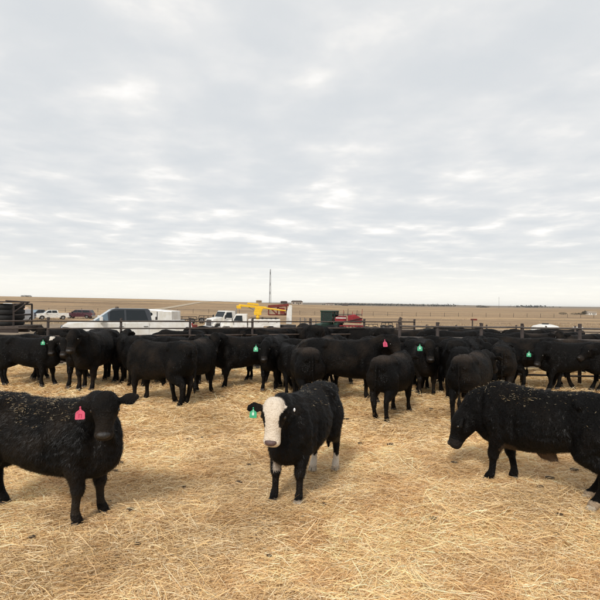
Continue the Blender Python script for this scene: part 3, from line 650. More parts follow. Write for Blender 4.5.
cow('frontlow', -4.45, 12.9, 150, 1.05, 'black calf behind the calf facing the camera by the pickup bonnet, half hidden')
cow('walk', -3.0, 12.7, -88, 1.02, 'black calf in the second rank, its legs showing beyond the fourth calf, side-on')
cow('lowL', -.95, 13.4, 96, 1.0, 'black calf in the second rank left of centre, only its back and legs showing')
cow('brown', .55, 11.3, -24, 1.12, 'black calf with a broad rump between the square-rear calf and the big steer')
cow('frontlow', 2.5, 12.5, 40, 1.08, 'black calf turned away, between the pink-tagged head and the green-tagged face')
cow('walk', 4.35, 12.6, 82, 1.1, 'black calf in the second rank at right, its back just under the rail')
cow('frontlow', 4.2, 12.1, -50, 1.08, 'black calf with lowered head right of the calf with pale hips')
cow('brown', 7.75, 12.6, -96, 1.08, 'black calf side-on facing right, in front of the last thick fence post')
# behind the fence
cow('lookL', -8.2, 15.9, 165, 1.0, 'black calf peering over from behind the fence at the far left', group=G2)
cow('down', -3.95, 15.6, 82, 1.06, 'black calf behind the fence with head lowered, left of the second fence post', group=G2)
cow('lookR', -3.15, 16.5, 160, 1.05, 'black calf behind the fence facing the camera under the white box trailer', group=G2)
cow('walk', -2.45, 16.2, 86, 1.1, 'black calf side-on behind the fence below the grille of the white truck', group=G2)
cow('frontlow', -.95, 16.3, 118, 1.1, 'black calf behind the fence below the yellow boom, turned left', group=G2)
cow('brown', -.35, 16.9, -70, 1.1, 'brown-backed calf behind the fence below the red crane', group=G2)
cow('away', .30, 16.4, 20, 1.22, 'black calf with a broad rump behind the fence left of the tractor', group=G2)
cow('frontlow', .95, 17.0, -20, 1.15, 'black calf behind the fence directly below the green tractor cab', group=G2)
cow('walk', 2.35, 17.0, 84, 1.12, 'black calf side-on behind the fence below the red seed drill', group=G2)
cow('brown', 3.55, 16.2, 70, 1.1, 'reddish-backed calf behind the fence by the dark leaning post', group=G2)
cow('frontlow', 4.4, 16.6, 160, 1.08, 'black calf behind the fence just right of the dark leaning post', group=G2)
RB = 'black calf in the crowded rank behind the right-hand fence, only its back showing'
G3 = 'crowded black cattle behind the right-hand fence'
for i, (k, X, Y, yw, sc) in enumerate([('walk', 5.0, 15.2, 96, 1.12), ('away', 6.4, 15.0, -86, 1.12), ('brown', 7.5, 15.3, 84, 1.1), ('lookL', 8.6, 14.9, 100, 1.1), ('walk', 9.9, 15.2, -82, 1.12), ('down', 5.8, 16.4, 80, 1.14), ('away', 7.8, 16.5, 95, 1.12), ('walk', 9.0, 16.7, 88, 1.1)]):
    cow(k, X, Y, yw, sc, RB, group=G3)
FB = 'black calf in the farther pen at right, seen over the backs of the nearer cattle'
for k, X, Y, yw, sc, lb in [('down', 7.2, 23.5, 75, 1.05, 'farther black calf leftmost in the far pen, near the short reddish marker'),
        ('walk', 8.6, 24.5, 95, 1.02, 'farther black calf at the middle of the far pen, left of the white water tank'),
        ('away', 11.0, 22.0, 82, .97, 'farther black calf side-on in front of the white water tank'), ('walk', 12.3, 22.3, 90, 1.0, 'farther black calf side-on just right of the white water tank')]:
    cow(k, X, Y, yw, sc, lb, group='black cattle in the far pen at right')
TAGSIDE = {'A': 1, 'B': 1, 'blaze': 1, 'front': 1, 'lookR': 1, 'lookL': 1, 'lowL': 1}
for r, P, tg in later:
    if tg:
        c, sd, sz = tg; k = P.body.name.split('.')[0]
        add_tag(r, P, sd if isinstance(sd, int) else TAGSIDE.get(k, 1), c, sz)

_r, _P, _t = later[1]
bm = bmesh.new(); c = Vector(_P.ears[0]) + Vector(_P.N) * .03; ball(bm, tuple(c), (.012, .010, .020), 6); o = from_bm('ear_stud', bm, M['lamp'], _r, True)
fc = []
for _r, _P, _t in later[:3] + [q for q in later[3:] if q[0].location.y < 11]:
    for f3 in _P.feet:
        w = Matrix.LocRotScale(_r.location, _r.rotation_euler, _r.scale) @ Vector(f3); k = 42
        a = rng.uniform(0, 6.283, k); rr = rng.uniform(.03, .15, k); x = w.x + np.cos(a) * rr; y = w.y + np.sin(a) * rr
        fc.append((np.stack([x, y, hg(x, y) + slump(y) + rng.uniform(.01, .055, k) * np.exp(-rr * 5)], -1), a + 1.57 + rng.normal(0, .5, k), rng.normal(0, .25, k), rng.uniform(.08, .22, k), np.full(k, .004 if w.y < 7 else .006), straw_cols(k, x, y)))
o = ribbons('straw_around_hooves', *[np.concatenate([c[i] for c in fc]) for i in range(6)], M['straw']); tag(o, 'loose straw pushed up round the hooves of the nearest cattle', 'straw')

# ================================================================ FENCES
def fence(label, posts, rails, top, r_post, r_rail, mat, zfun=None, ext=(None, None), matr=None):
    (x0, y0), (x1, y1) = posts[0], posts[-1]
    root = empty('pipe_fence', (x0, y0, 0), 0, label, 'fence'); 
    gz = lambda x, y: 0.0 if zfun is None else float(terr(np.array(x), np.array(y)))
    for x, y in posts:
        bm = bmesh.new(); z = gz(x, y); tube(bm, (x - x0, y - y0, z - .2), (x - x0 + random.uniform(-.02, .02), y - y0, z + top + random.uniform(-.02, .04)), r_post, r_post, 10)
        ball(bm, (x - x0, y - y0, z + top), (r_post, r_post, r_post * .5), 5); from_bm('post', bm, matr or mat, root, True)
    for h in rails:
        bm = bmesh.new()
        for i in range(len(posts) - 1):
            (a, b1), (c, d) = posts[i], posts[i + 1]; s_ = [random.uniform(-.012, .012) for _ in range(2)]
            tube(bm, (a - x0, b1 - y0 - r_post * .8, gz(a, b1) + h), (c - x0, d - y0 - r_post * .8, gz(c, d) + h + s_[0]), r_rail, r_rail, 8)
        from_bm('rail', bm, mat, root, True)
    return root
FX = [((-6.825 + 1.793 * i) * (1 + 1.15 / (13 + .57 * i)), 13 + .57 * i + 1.15) for i in range(-3, 7)]
fence('rusty pipe fence running behind the herd from the left edge to the centre', FX, [1.52, 1.30, 1.08, .84, .58, .32], 1.60, .038, .022, M['rust'], matr=M['rustdark'])
FR = [(2.85, 13.75), (3.95, 13.7), (5.15, 13.65), (6.3, 13.6), (7.85, 13.45), (9.5, 13.4), (11.2, 13.3)]
fence('stouter pipe fence on thick posts behind the herd at right', FR, [1.52, 1.20, .95, .70, .46, .20], 1.62, .048, .026, M['rustpale'], matr=M['rustdark'])
FF = [(6.6 + 1.25 * i, 20.2) for i in range(-2, 9)]
fence('thin far pipe fence beyond the right-hand cattle', FF, [1.15, .85, .55], 1.38, .035, .022, M['rust'], zfun=1)
# dark leaning stub post and reddish post cap behind
r = empty('leaning_post', (3.62, 17.2, -.12), 0, 'dark ragged leaning wooden post standing behind the fence right of centre', 'post')
bm = bmesh.new(); tube(bm, (0, 0, 0), (-.02, 0, 1.68), .075, .06, 9); box(bm, (-.03, 0, 1.70), (.10, .09, .22), Matrix.Rotation(.4, 3, 'Y')); from_bm('post_shaft', bm, M['timber'], r)
bm = bmesh.new(); tube(bm, (-.05, .0, .5), (-.5, .1, 1.5), .05, .04, 8); from_bm('brace', bm, M['rustdark'], r)
r = empty('red_sign_post', (9.35, 26, -.2), 0, 'short reddish metal marker on a post beyond the far pen fence', 'marker')
bm = bmesh.new(); tube(bm, (0, 0, 0), (0, 0, 1.65), .04, .04, 8); from_bm('post_shaft', bm, M['rust'], r)
bm = bmesh.new(); box(bm, (.08, 0, 1.60), (.34, .04, .09)); from_bm('plate', bm, M['darkred'], r)
r = empty('gate', (8.05, 13.05, 0), 0, 'dark pipe gate panel at the right edge beside the thick post', 'gate')
for h in (.20, .48, .78, 1.05):
    bm = bmesh.new(); tube(bm, (0, 0, h), (2.6, -.25, h), .026, .026, 8); from_bm('gate_rail', bm, M['rustpale'], r, True)
for x in (0.02, 1.3, 2.58):
    bm = bmesh.new(); tube(bm, (x, -.06 - .0962 * x, .12), (x, -.06 - .0962 * x, 1.12), .024, .024, 8); from_bm('gate_upright', bm, M['rustdark'], r, True)

# ================================================================ VEHICLES (local x forward, y left, z up)
def wheel(parent, x, y, r, w, rim=True):
    bm = bmesh.new(); prof = [(r * .58, -w * .42), (r * .9, -w * .5), (r, -w * .36), (r, w * .36), (r * .9, w * .5), (r * .58, w * .42)]; n = 24
    rs = [[bm.verts.new((x + a * math.cos(k / n * 6.2832), y + b_, r + a * math.sin(k / n * 6.2832))) for a, b_ in prof] for k in range(n)]
    for k in range(n):
        A, B = rs[k], rs[(k + 1) % n]
        for j in range(len(prof)): bm.faces.new((A[j], A[(j + 1) % len(prof)], B[(j + 1) % len(prof)], B[j]))
    wo = empty('wheel', (0, 0, 0)); wo.parent = parent
    from_bm('tyre', bm, M['rubber'], wo, True)
    bm = bmesh.new(); s = 1 if y > 0 else -1
    tube(bm, (x, y - w * .30, r), (x, y + w * .30, r), r * .60, r * .60, 20); tube(bm, (x, y, r), (x, y + s * w * .40, r), r * .17, r * .14, 10)
    for k in range(6):
        a = k * math.pi / 3; tube(bm, (x + math.cos(a) * r * .18, y + s * w * .33, r + math.sin(a) * r * .18), (x + math.cos(a) * r * .55, y + s * w * .33, r + math.sin(a) * r * .55), .035, .025, 6)
    from_bm('rim', bm, M['chrome'], wo)
    return wo
def arch(cx_, r, z0, n=7, rev=False):
    pts = [(cx_ + r * math.cos(math.pi * k / n), max(z0, 0) + r * math.sin(math.pi * k / n)) for k in range(n + 1)]
    return pts if not rev else pts[::-1]
def pickup(name, loc, rz, label, paint, cat='pickup', crew=True, Lf=1.0, suv=False, van=False, group=None, cabpaint=None):
    r = empty(name, loc, rz, label, cat, group); hw_ = .98; wr = .40
    xf, xr = 1.95, -1.85
    bed_top = 1.30
    prof = [(2.92, .50), (2.95, .78), (2.90, 1.12), (2.72, 1.24), (1.55, 1.33), (1.50, 1.33)]
    prof += [(-.98, 1.33), (-1.0, bed_top), (-2.92, bed_top), (-2.95, .62), (-2.90, .48), (xr - wr - .1, .45)]
    prof += [(xr + (wr + .09) * math.cos(math.pi - math.pi * k / 8), .42 + (wr + .07) * math.sin(math.pi * k / 8)) for k in range(9)]
    prof += [(xf + (wr + .09) * math.cos(math.pi - math.pi * k / 8), .42 + (wr + .07) * math.sin(math.pi * k / 8)) for k in range(9)]
    prof += [(2.6, .45)]
    bm = bmesh.new(); prism(bm, prof, -hw_, hw_, lambda z: 1 - .05 * max(0, z - 1.0) / .35 * 1.0); from_bm('body', bm, paint, r, bevel=.035)
    if suv: cab = [(1.62, 1.32), (.85, 1.90), (.70, 1.94), (-2.45, 1.92), (-2.85, 1.32)]
    elif van: cab = [(2.1, 1.32), (1.45, 2.1), (1.3, 2.2), (-2.85, 2.2), (-2.9, 1.3)]
    else: cab = [(1.62, 1.32), (.82, 1.90), (.66, 1.95), (-.78, 1.94), (-.90, 1.88), (-.99, 1.32)]
    bm = bmesh.new(); tp = lambda z: .96 - .13 * max(0, z - 1.32) / .6; prism(bm, cab, -hw_, hw_, tp); from_bm('cab', bm, cabpaint or paint, r, bevel=.03)
    # glazing
    zt = max(z for x, z in cab)
    def side_glass(pts, s):
        bm = bmesh.new(); a = [];b_ = []
        for x, z in pts:
            y = hw_ * tp(z); a.append(bm.verts.new((x, s * (y - .01), z))); b_.append(bm.verts.new((x, s * (y + .006), z)))
        bm.faces.new(a); bm.faces.new(b_[::-1])
        for k in range(len(a)): bm.faces.new((a[k], b_[k], b_[(k + 1) % len(a)], a[(k + 1) % len(a)]))
        from_bm('side_window', bm, M['glass'], r)
    for s in (-1, 1):
        if van:
            side_glass([(1.85, 1.42), (1.40, 1.98), (.75, 1.98), (.75, 1.42)], s)
        else:
            if cabpaint:
                bmq = M['glass']; M['glass'] = M['glass_skytone']; side_glass([(1.54, 1.37), (1.02, 1.75), (.98, 1.37)], s); M['glass'] = bmq  # added quarter pane, sky reflection put into its pale colour
                side_glass([(.92, 1.37), (.92, 1.80), (.80, 1.85), (.28, 1.88), (.26, 1.37)], s)
            else: side_glass([(1.36, 1.37), (.82, 1.84), (.28, 1.88), (.26, 1.37)], s)
            side_glass([(.18, 1.37), (.20, 1.88), (-.66, 1.87), (-.82, 1.37)], s)
            if suv: side_glass([(-.92, 1.37), (-.80, 1.87), (-2.3, 1.85), (-2.55, 1.37)], s)
    for nm, p0, p1 in (('windscreen', cab[0], cab[1]), ('rear_window', cab[-1], cab[-2] if not van else (-2.87, 1.9))):
        if van and nm == 'rear_window': continue
        bm = bmesh.new(); d = Vector((p1[0] - p0[0], 0, p1[1] - p0[1])); nrm = Vector((d.z, 0, -d.x)).normalized()
        if nm == 'rear_window': nrm = -nrm
        vs = []
        for t_ in (.06, .95):
            x = p0[0] + d.x * t_; z = p0[1] + d.z * t_; y = hw_ * tp(z) - .07; vs.append([(x, -y, z), (x, y, z)])
        q = [Vector(vs[0][0]), Vector(vs[0][1]), Vector(vs[1][1]), Vector(vs[1][0])]
        a = [bm.verts.new(v + nrm * .008) for v in q]; b_ = [bm.verts.new(v - nrm * .01) for v in q]; bm.faces.new(a); bm.faces.new(b_[::-1])
        for k in range(4): bm.faces.new((a[k], b_[k], b_[(k + 1) % 4], a[(k + 1) % 4]))
        from_bm(nm, bm, M['glass_skytone'] if nm == 'windscreen' else M['glass'], r)
    # doors as slightly proud panels, handles, mirrors, lamps, bumpers, wheels
    for s in (-1, 1):
        for x0_, x1_ in ((1.44, .25), (.21, -.86)) if not van else ((1.9, .8), (.7, -.9)):
            bm = bmesh.new(); y = s * hw_ * .995
            prism(bm, [(x0_, .56), (x0_, 1.26), (x1_, 1.27), (x1_, .56)], min(y - .02, y + .008), max(y - .02, y + .008)); dr = from_bm('door', bm, paint, r, bevel=.012)
            bm = bmesh.new(); box(bm, (x1_ + .16, s * (hw_ + .022), 1.10), (.2, .03, .035)); from_bm('handle', bm, M['chrome'], dr)
        bm = bmesh.new(); box(bm, (1.30, s * 1.13, 1.43), (.14, .22, .27)); tube(bm, (1.3, s * .9, 1.35), (1.3, s * 1.06, 1.42), .03, .03, 6); from_bm('mirror', bm, M['blackp'] if not paint is M['white'] else M['white'], r, bevel=.03)
        bm = bmesh.new(); box(bm, (2.90, s * .78, .98), (.12, .32, .24)); from_bm('headlight', bm, M['lamp'], r, bevel=.03)
        bm = bmesh.new(); box(bm, (-2.93, s * .86, 1.05), (.07, .18, .38)); from_bm('tail_light', bm, M['lamp_red'], r, bevel=.015)
        for x in (xf, xr): wheel(r, x, s * .86, wr, .27)
    bm = bmesh.new(); box(bm, (2.96, 0, .95), (.06, 1.1, .32)); from_bm('grille', bm, M['grille'], r)
    bm = bmesh.new(); box(bm, (3.0, 0, .58), (.16, 1.9, .22)); from_bm('front_bumper', bm, M['chrome'], r, bevel=.04)
    bm = bmesh.new(); box(bm, (-3.02, 0, .58), (.14, 1.85, .2)); from_bm('rear_bumper', bm, M['chrome'], r, bevel=.04)
    if not suv and not van:
        bm = bmesh.new(); box(bm, (-1.96, 0, bed_top + .004), (1.80, 1.62, .012)); from_bm('bed_shade_sheet', bm, M['blackp'], r)  # flat black sheet painted for the shade inside the bed; body is solid
        for s in (-1, 1):
            bm = bmesh.new(); box(bm, (-1.96, s * .86, bed_top + .02), (1.88, .09, .035)); from_bm('bed_rail', bm, paint, r, bevel=.01)
    return r
T = lambda x, y: float(terr(np.array(float(x)), np.array(float(y))))
# long white crew cab pickup just beyond the alley (faces left)
pickup('pickup_truck', (-8.45, 23.7, T(-8.4, 23.6)), R(205), 'long white crew-cab pickup with a dark cab top, parked side-on behind the left fence', M['white'], cabpaint=plain('slate_paint', (0.035, 0.04, 0.048), 0.35, coat=.3))
# person beyond the pickup bonnet
def person(loc, rz, label):
    r = empty('person', loc, rz, label, 'person')
    s = Soup()
    s.chain([(0, 0, .95), (0, .0, 1.15), (0, 0, 1.38), (0, 0, 1.46)], [(.17, .12), (.165, .12), (.20, .13), (.14, .10)]); s.chain([(0, 0, 1.45), (0, .01, 1.56)], [.055, .055]); 
    s.chain([(0, .02, 1.60), (0, .02, 1.70)], [(.075, .09), (.08, .10)])
    for x in (-1, 1):
        s.chain([(x * .19, 0, 1.42), (x * .25, -.02, 1.14), (x * .22, .12, .92)], [.06, .048, .036]); s.chain([(x * .22, .12, .92), (x * .20, .20, .85)], [.038, .028])
        s.chain([(x * .10, 0, .95), (x * .11, .03, .5), (x * .12, -.02, .08)], [.095, .065, .05]); s.chain([(x * .12, -.03, .05), (x * .12, .13, .04)], [.045, .04])
    me = bpy.data.meshes.new('s'); me.from_pydata([tuple(v) for v in s.v], [], s.f)
    tmp = bpy.data.objects.new('t', me); COL.objects.link(tmp); md = tmp.modifiers.new('r', 'REMESH'); md.mode = 'VOXEL'; md.voxel_size = .02
    md = tmp.modifiers.new('s', 'SMOOTH'); md.iterations = 3
    body = bpy.data.meshes.new_from_object(tmp.evaluated_get(bpy.context.evaluated_depsgraph_get())); bpy.data.objects.remove(tmp)
    m_, t_, b_ = new_mat('clothes'); co2 = t_.nodes.new('ShaderNodeTexCoord'); s2 = t_.nodes.new('ShaderNodeSeparateXYZ'); t_.links.new(co2.outputs['Object'], s2.inputs[0])
    rp = t_.nodes.new('ShaderNodeValToRGB'); rp.color_ramp.interpolation = 'CONSTANT'; t_.links.new(math_n(t_, 'DIVIDE', s2.outputs[2], 2.0), rp.inputs[0])
    el = rp.color_ramp.elements; el[0].position = 0; el[0].color = (.03, .025, .02, 1); el[1].position = .05; el[1].color = (.03, .045, .09, 1)
    x = el.new(.47); x.color = (.16, .11, .06, 1); x = el.new(.76); x.color = (.42, .24, .16, 1)
    t_.links.new(rp.outputs[0], b_.inputs[0]); b_.inputs['Roughness'].default_value = .8
    body.materials.clear(); link_mesh('body', body, m_, r, True)
    bm = bmesh.new(); tube(bm, (0, .02, 1.73), (0, .02, 1.86), .105, .085, 14); tube(bm, (0, .04, 1.725), (0, .04, 1.745), .20, .20, 18); from_bm('hat', bm, M['timber'], r, True, bevel=.01)
    return r
person((-9.75, 25.6, T(-9.75, 25.6) + .22), math.pi, 'person in a tan jacket and brown hat standing behind the pickup bonnet')

# white box trailer behind the pickup bed
r = empty('box_trailer', (-8.2, 28.2, T(-8, 28.2)), 0, 'white enclosed box trailer with a dark oval window standing behind the pickup bed', 'trailer')
bm = bmesh.new(); prism(bm, [(-.95, .55), (-.78, 1.98), (-.68, 2.03), (.95, 1.93), (.98, .55)], -1.0, 1.0); from_bm('body', bm, M['white'], r, bevel=.03)
bm = bmesh.new(); bmesh.ops.create_cone(bm, cap_ends=True, segments=20, radius1=1, radius2=1, depth=1, matrix=Matrix.Translation((-.38, -1.0, 1.76)) @ Matrix.Rotation(R(90), 4, 'X') @ Matrix.Diagonal((.24, .12, .03, 1))); from_bm('window', bm, M['glass'], r)
bm = bmesh.new(); box(bm, (.12, -1.012, 1.25), (.03, .025, 1.3)); from_bm('door_seam', bm, M['blackp'], r)
bm = bmesh.new(); box(bm, (.08, -1.01, 1.48), (.10, .03, .26)); from_bm('latch', bm, M['darkmetal'], r)
for x in (-.35, .45): wheel(r, x, -.95, .35, .2); wheel(r, x, .95, .35, .2)
bm = bmesh.new(); tube(bm, (-.9, 0, .6), (-1.9, 0, .55), .05); from_bm('drawbar', bm, M['darkmetal'], r)
# red rear marker at the pickup tail
r = empty('marker_post', (-5.02, 23.0, T(-5, 23)), 0, 'short red marker post standing at the tail of the long white pickup', 'post')
bm = bmesh.new(); tube(bm, (0, 0, 0), (0, 0, 1.0), .035); from_bm('post_shaft', bm, M['rust'], r); bm = bmesh.new(); box(bm, (0, 0, 1.08), (.24, .06, .26)); from_bm('reflector', bm, M['darkred'], r, bevel=.02)

# parked cars far left
pickup('pickup_truck', (-50.5, 98, T(-50, 98)), R(215), 'small distant white pickup parked far left, right of the cream tank', M['white'])
pickup('suv', (-48.5, 106, T(-47, 106) + .0), R(180), 'distant dark maroon estate car beyond the bonnet of the long white pickup', M['maroon'], 'car', suv=True)
pickup('pickup_truck', (-55.0, 101, T(-54, 101)), R(250), 'distant dark blue pickup between two white ones at far left', M['darkblue'])
pickup('van', (-56.5, 92, T(-56, 92)), R(240), 'distant white van parked beside the cream tank trailer', M['white'], 'van', van=True)
pickup('van', (-49.2, 84, T(-49, 84)), R(265), 'small white van parked nose-on in front of the others at far left', M['silver'], 'van', van=True)
r = empty('tank_trailer', (-50.0, 86, T(-50, 86)), 0, 'distant cream rounded tank trailer with a rusty underside at far left', 'tank trailer')
bm = bmesh.new(); tube(bm, (-1.1, 0, 1.7), (1.1, 0, 1.7), .95, .95, 20); ball(bm, (-1.1, 0, 1.7), (.35, .95, .95)); ball(bm, (1.1, 0, 1.7), (.35, .95, .95)); from_bm('tank', bm, M['cream'], r, True)
bm = bmesh.new(); box(bm, (0, 0, .72), (2.8, 1.4, .22)); from_bm('chassis', bm, M['darkred'], r)
for x in (-.5, .5): wheel(r, x, -.8, .42, .25); wheel(r, x, .8, .42, .25)
r = empty('grain_cart', (-54.2, 90, T(-54, 90)), 0, 'distant white canopy trailer standing beside the tank trailer', 'trailer')
bm = bmesh.new(); prism(bm, [(-1.8, 1.0), (-2.4, 2.6), (-.6, 3.3), (1.6, 2.3), (1.4, 1.0)], -1.2, 1.2); from_bm('body', bm, M['white'], r, bevel=.08)
for x in (-.7, .6): wheel(r, x, -1.1, .5, .3); wheel(r, x, 1.1, .5, .3)

# left edge: flatbed with stacked tyres
r = empty('flatbed_trailer', (-18.6, 27.5, T(-18.6, 27.5)), 0, 'dark timber flatbed trailer at the left edge carrying stacked tyres', 'trailer')
for k in range(7):
    bm = bmesh.new(); box(bm, (0, -1.05 + k * .35, .95), (6.4, .33, .09)); from_bm('plank', bm, M['timber'], r)
bm = bmesh.new(); box(bm, (0, -1.22, .78), (6.4, .06, .28)); box(bm, (0, 1.22, .78), (6.4, .06, .28)); box(bm, (0, 0, .72), (6.2, .2, .2)); from_bm('chassis', bm, M['rustdark'], r)
for x in (-1.2, -.2): wheel(r, x, -.95, .42, .25); wheel(r, x, .95, .42, .25)
bm = bmesh.new()
for a, b_ in (((2.75, -.9, 1.0), (2.75, -.9, 2.2)), ((2.75, .9, 1.0), (2.75, .9, 2.2)), ((2.75, -.9, 2.2), (2.75, .9, 2.2)), ((2.75, -.9, 1.6), (2.75, .9, 1.6)), ((2.75, -.9, 1.75), (3.55, -.9, 2.32)), ((3.55, -.9, 2.32), (2.3, -.9, 2.38)), ((2.75, -.9, 2.1), (3.3, -.9, 2.3))): tube(bm, a, b_, .05, .05, 6)
from_bm('end_rack', bm, M['rustdark'], r)
r = None
tm = None
for cx_ in (1.95, .95, -.05):
    for cy_ in (-.55, .55):
        for k in range(4):
            if tm is None:
                bm = bmesh.new(); n = 20; prof = [(.24, -.12), (.42, -.15), (.50, -.09), (.50, .09), (.42, .15), (.24, .12)]
                rs = [[bm.verts.new((a * math.cos(j / n * 6.2832), a * math.sin(j / n * 6.2832), z)) for a, z in prof] for j in range(n)]
                for j in range(n):
                    A, B = rs[j], rs[(j + 1) % n]
                    for i in range(6): bm.faces.new((A[i], A[(i + 1) % 6], B[(i + 1) % 6], B[i]))
                o = from_bm('tyre', bm, M['rubber'], None, True); tm = o.data
            else: o = link_mesh('tyre', tm)
            o.location = (-18.6 + cx_ + random.uniform(-.05, .05), 27.5 + cy_, T(-18.6, 27.5) + 1.15 + k * .305); o.rotation_euler = (random.uniform(-.03, .03), random.uniform(-.03, .03), random.random() * 6)
            tag(o, 'dark worn tyre in the stacks on the timber trailer at the left edge', 'tyre', 'stacked tyres on the flatbed')
o = None
bm = bmesh.new(); prism(bm, [(-3.0, 2.46), (1.3, 2.34), (2.5, 2.36), (2.5, 2.29), (-3.0, 2.29)], -1.15, 1.15)
o = from_bm('tarpaulin', bm, M['rustdark'], None, bevel=.02); o.location = (-18.6, 27.5, T(-18.6, 27.5) + .0); tag(o, 'dark brown sheet laid over the top of the tyre stacks', 'sheet')
bm = bmesh.new(); prism(bm, [(-3.0, 2.47), (.6, 2.47), (1.0, 2.62), (.4, 2.70), (-2.9, 2.74)], -.8, .8); o = from_bm('folded_cover', bm, M['darkmetal'], None, bevel=.06); o.location = (-18.6, 27.5, T(-18.6, 27.5)); tag(o, 'dark folded cover lying on top of the brown sheet at left', 'cover')

# farm implements behind
def harrow(loc, n, label, sc=1):
    r = empty('disc_harrow', loc, R(8), label, 'implement', scale=sc)
    bm = bmesh.new(); w = n * .3
    for y in (-.6, .6): tube(bm, (-w, y, .8), (w, y, .8), .07, .07, 6)
    for x in (-w, -w * .3, w * .3, w): tube(bm, (x, -.6, .8), (x, .6, .8), .06, .06, 6); tube(bm, (x, 0, .8), (x * .9, 0, 1.35), .05, .05, 6)
    tube(bm, (-w * .9, 0, 1.3), (w * .9, 0, 1.3), .05, .05, 6); from_bm('frame', bm, M['darkmetal'], r)
    for i in range(n * 2):
        bm = bmesh.new(); x = -w + (i + .5) * w / n; bmesh.ops.create_cone(bm, cap_ends=True, segments=14, radius1=.36, radius2=.30, depth=.05, matrix=Matrix.Translation((x, -.62 if i % 2 else .62, .4)) @ Matrix.Rotation(R(80), 4, 'Y'))
        from_bm('disc', bm, M['chrome'] if i % 3 == 0 else M['darkmetal'], r)
    for x in (-w * .6, w * .6): wheel(r, x, 0, .5, .25)
harrow((-20.5, 86, T(-20, 86)), 7, 'dark disc harrow parked on the dirt right of the white box trailer')
harrow((-17.2, 88, T(-17, 88)), 4, 'smaller dark implement frame parked left of the white trucks', 1.1)
harrow((9.2, 62, T(9, 62)), 4, 'grey folded implement parked right of the red seed drill', .8)
harrow((12.0, 66, T(12, 66)), 3, 'blue-grey implement parked farthest right of the machinery', .9)

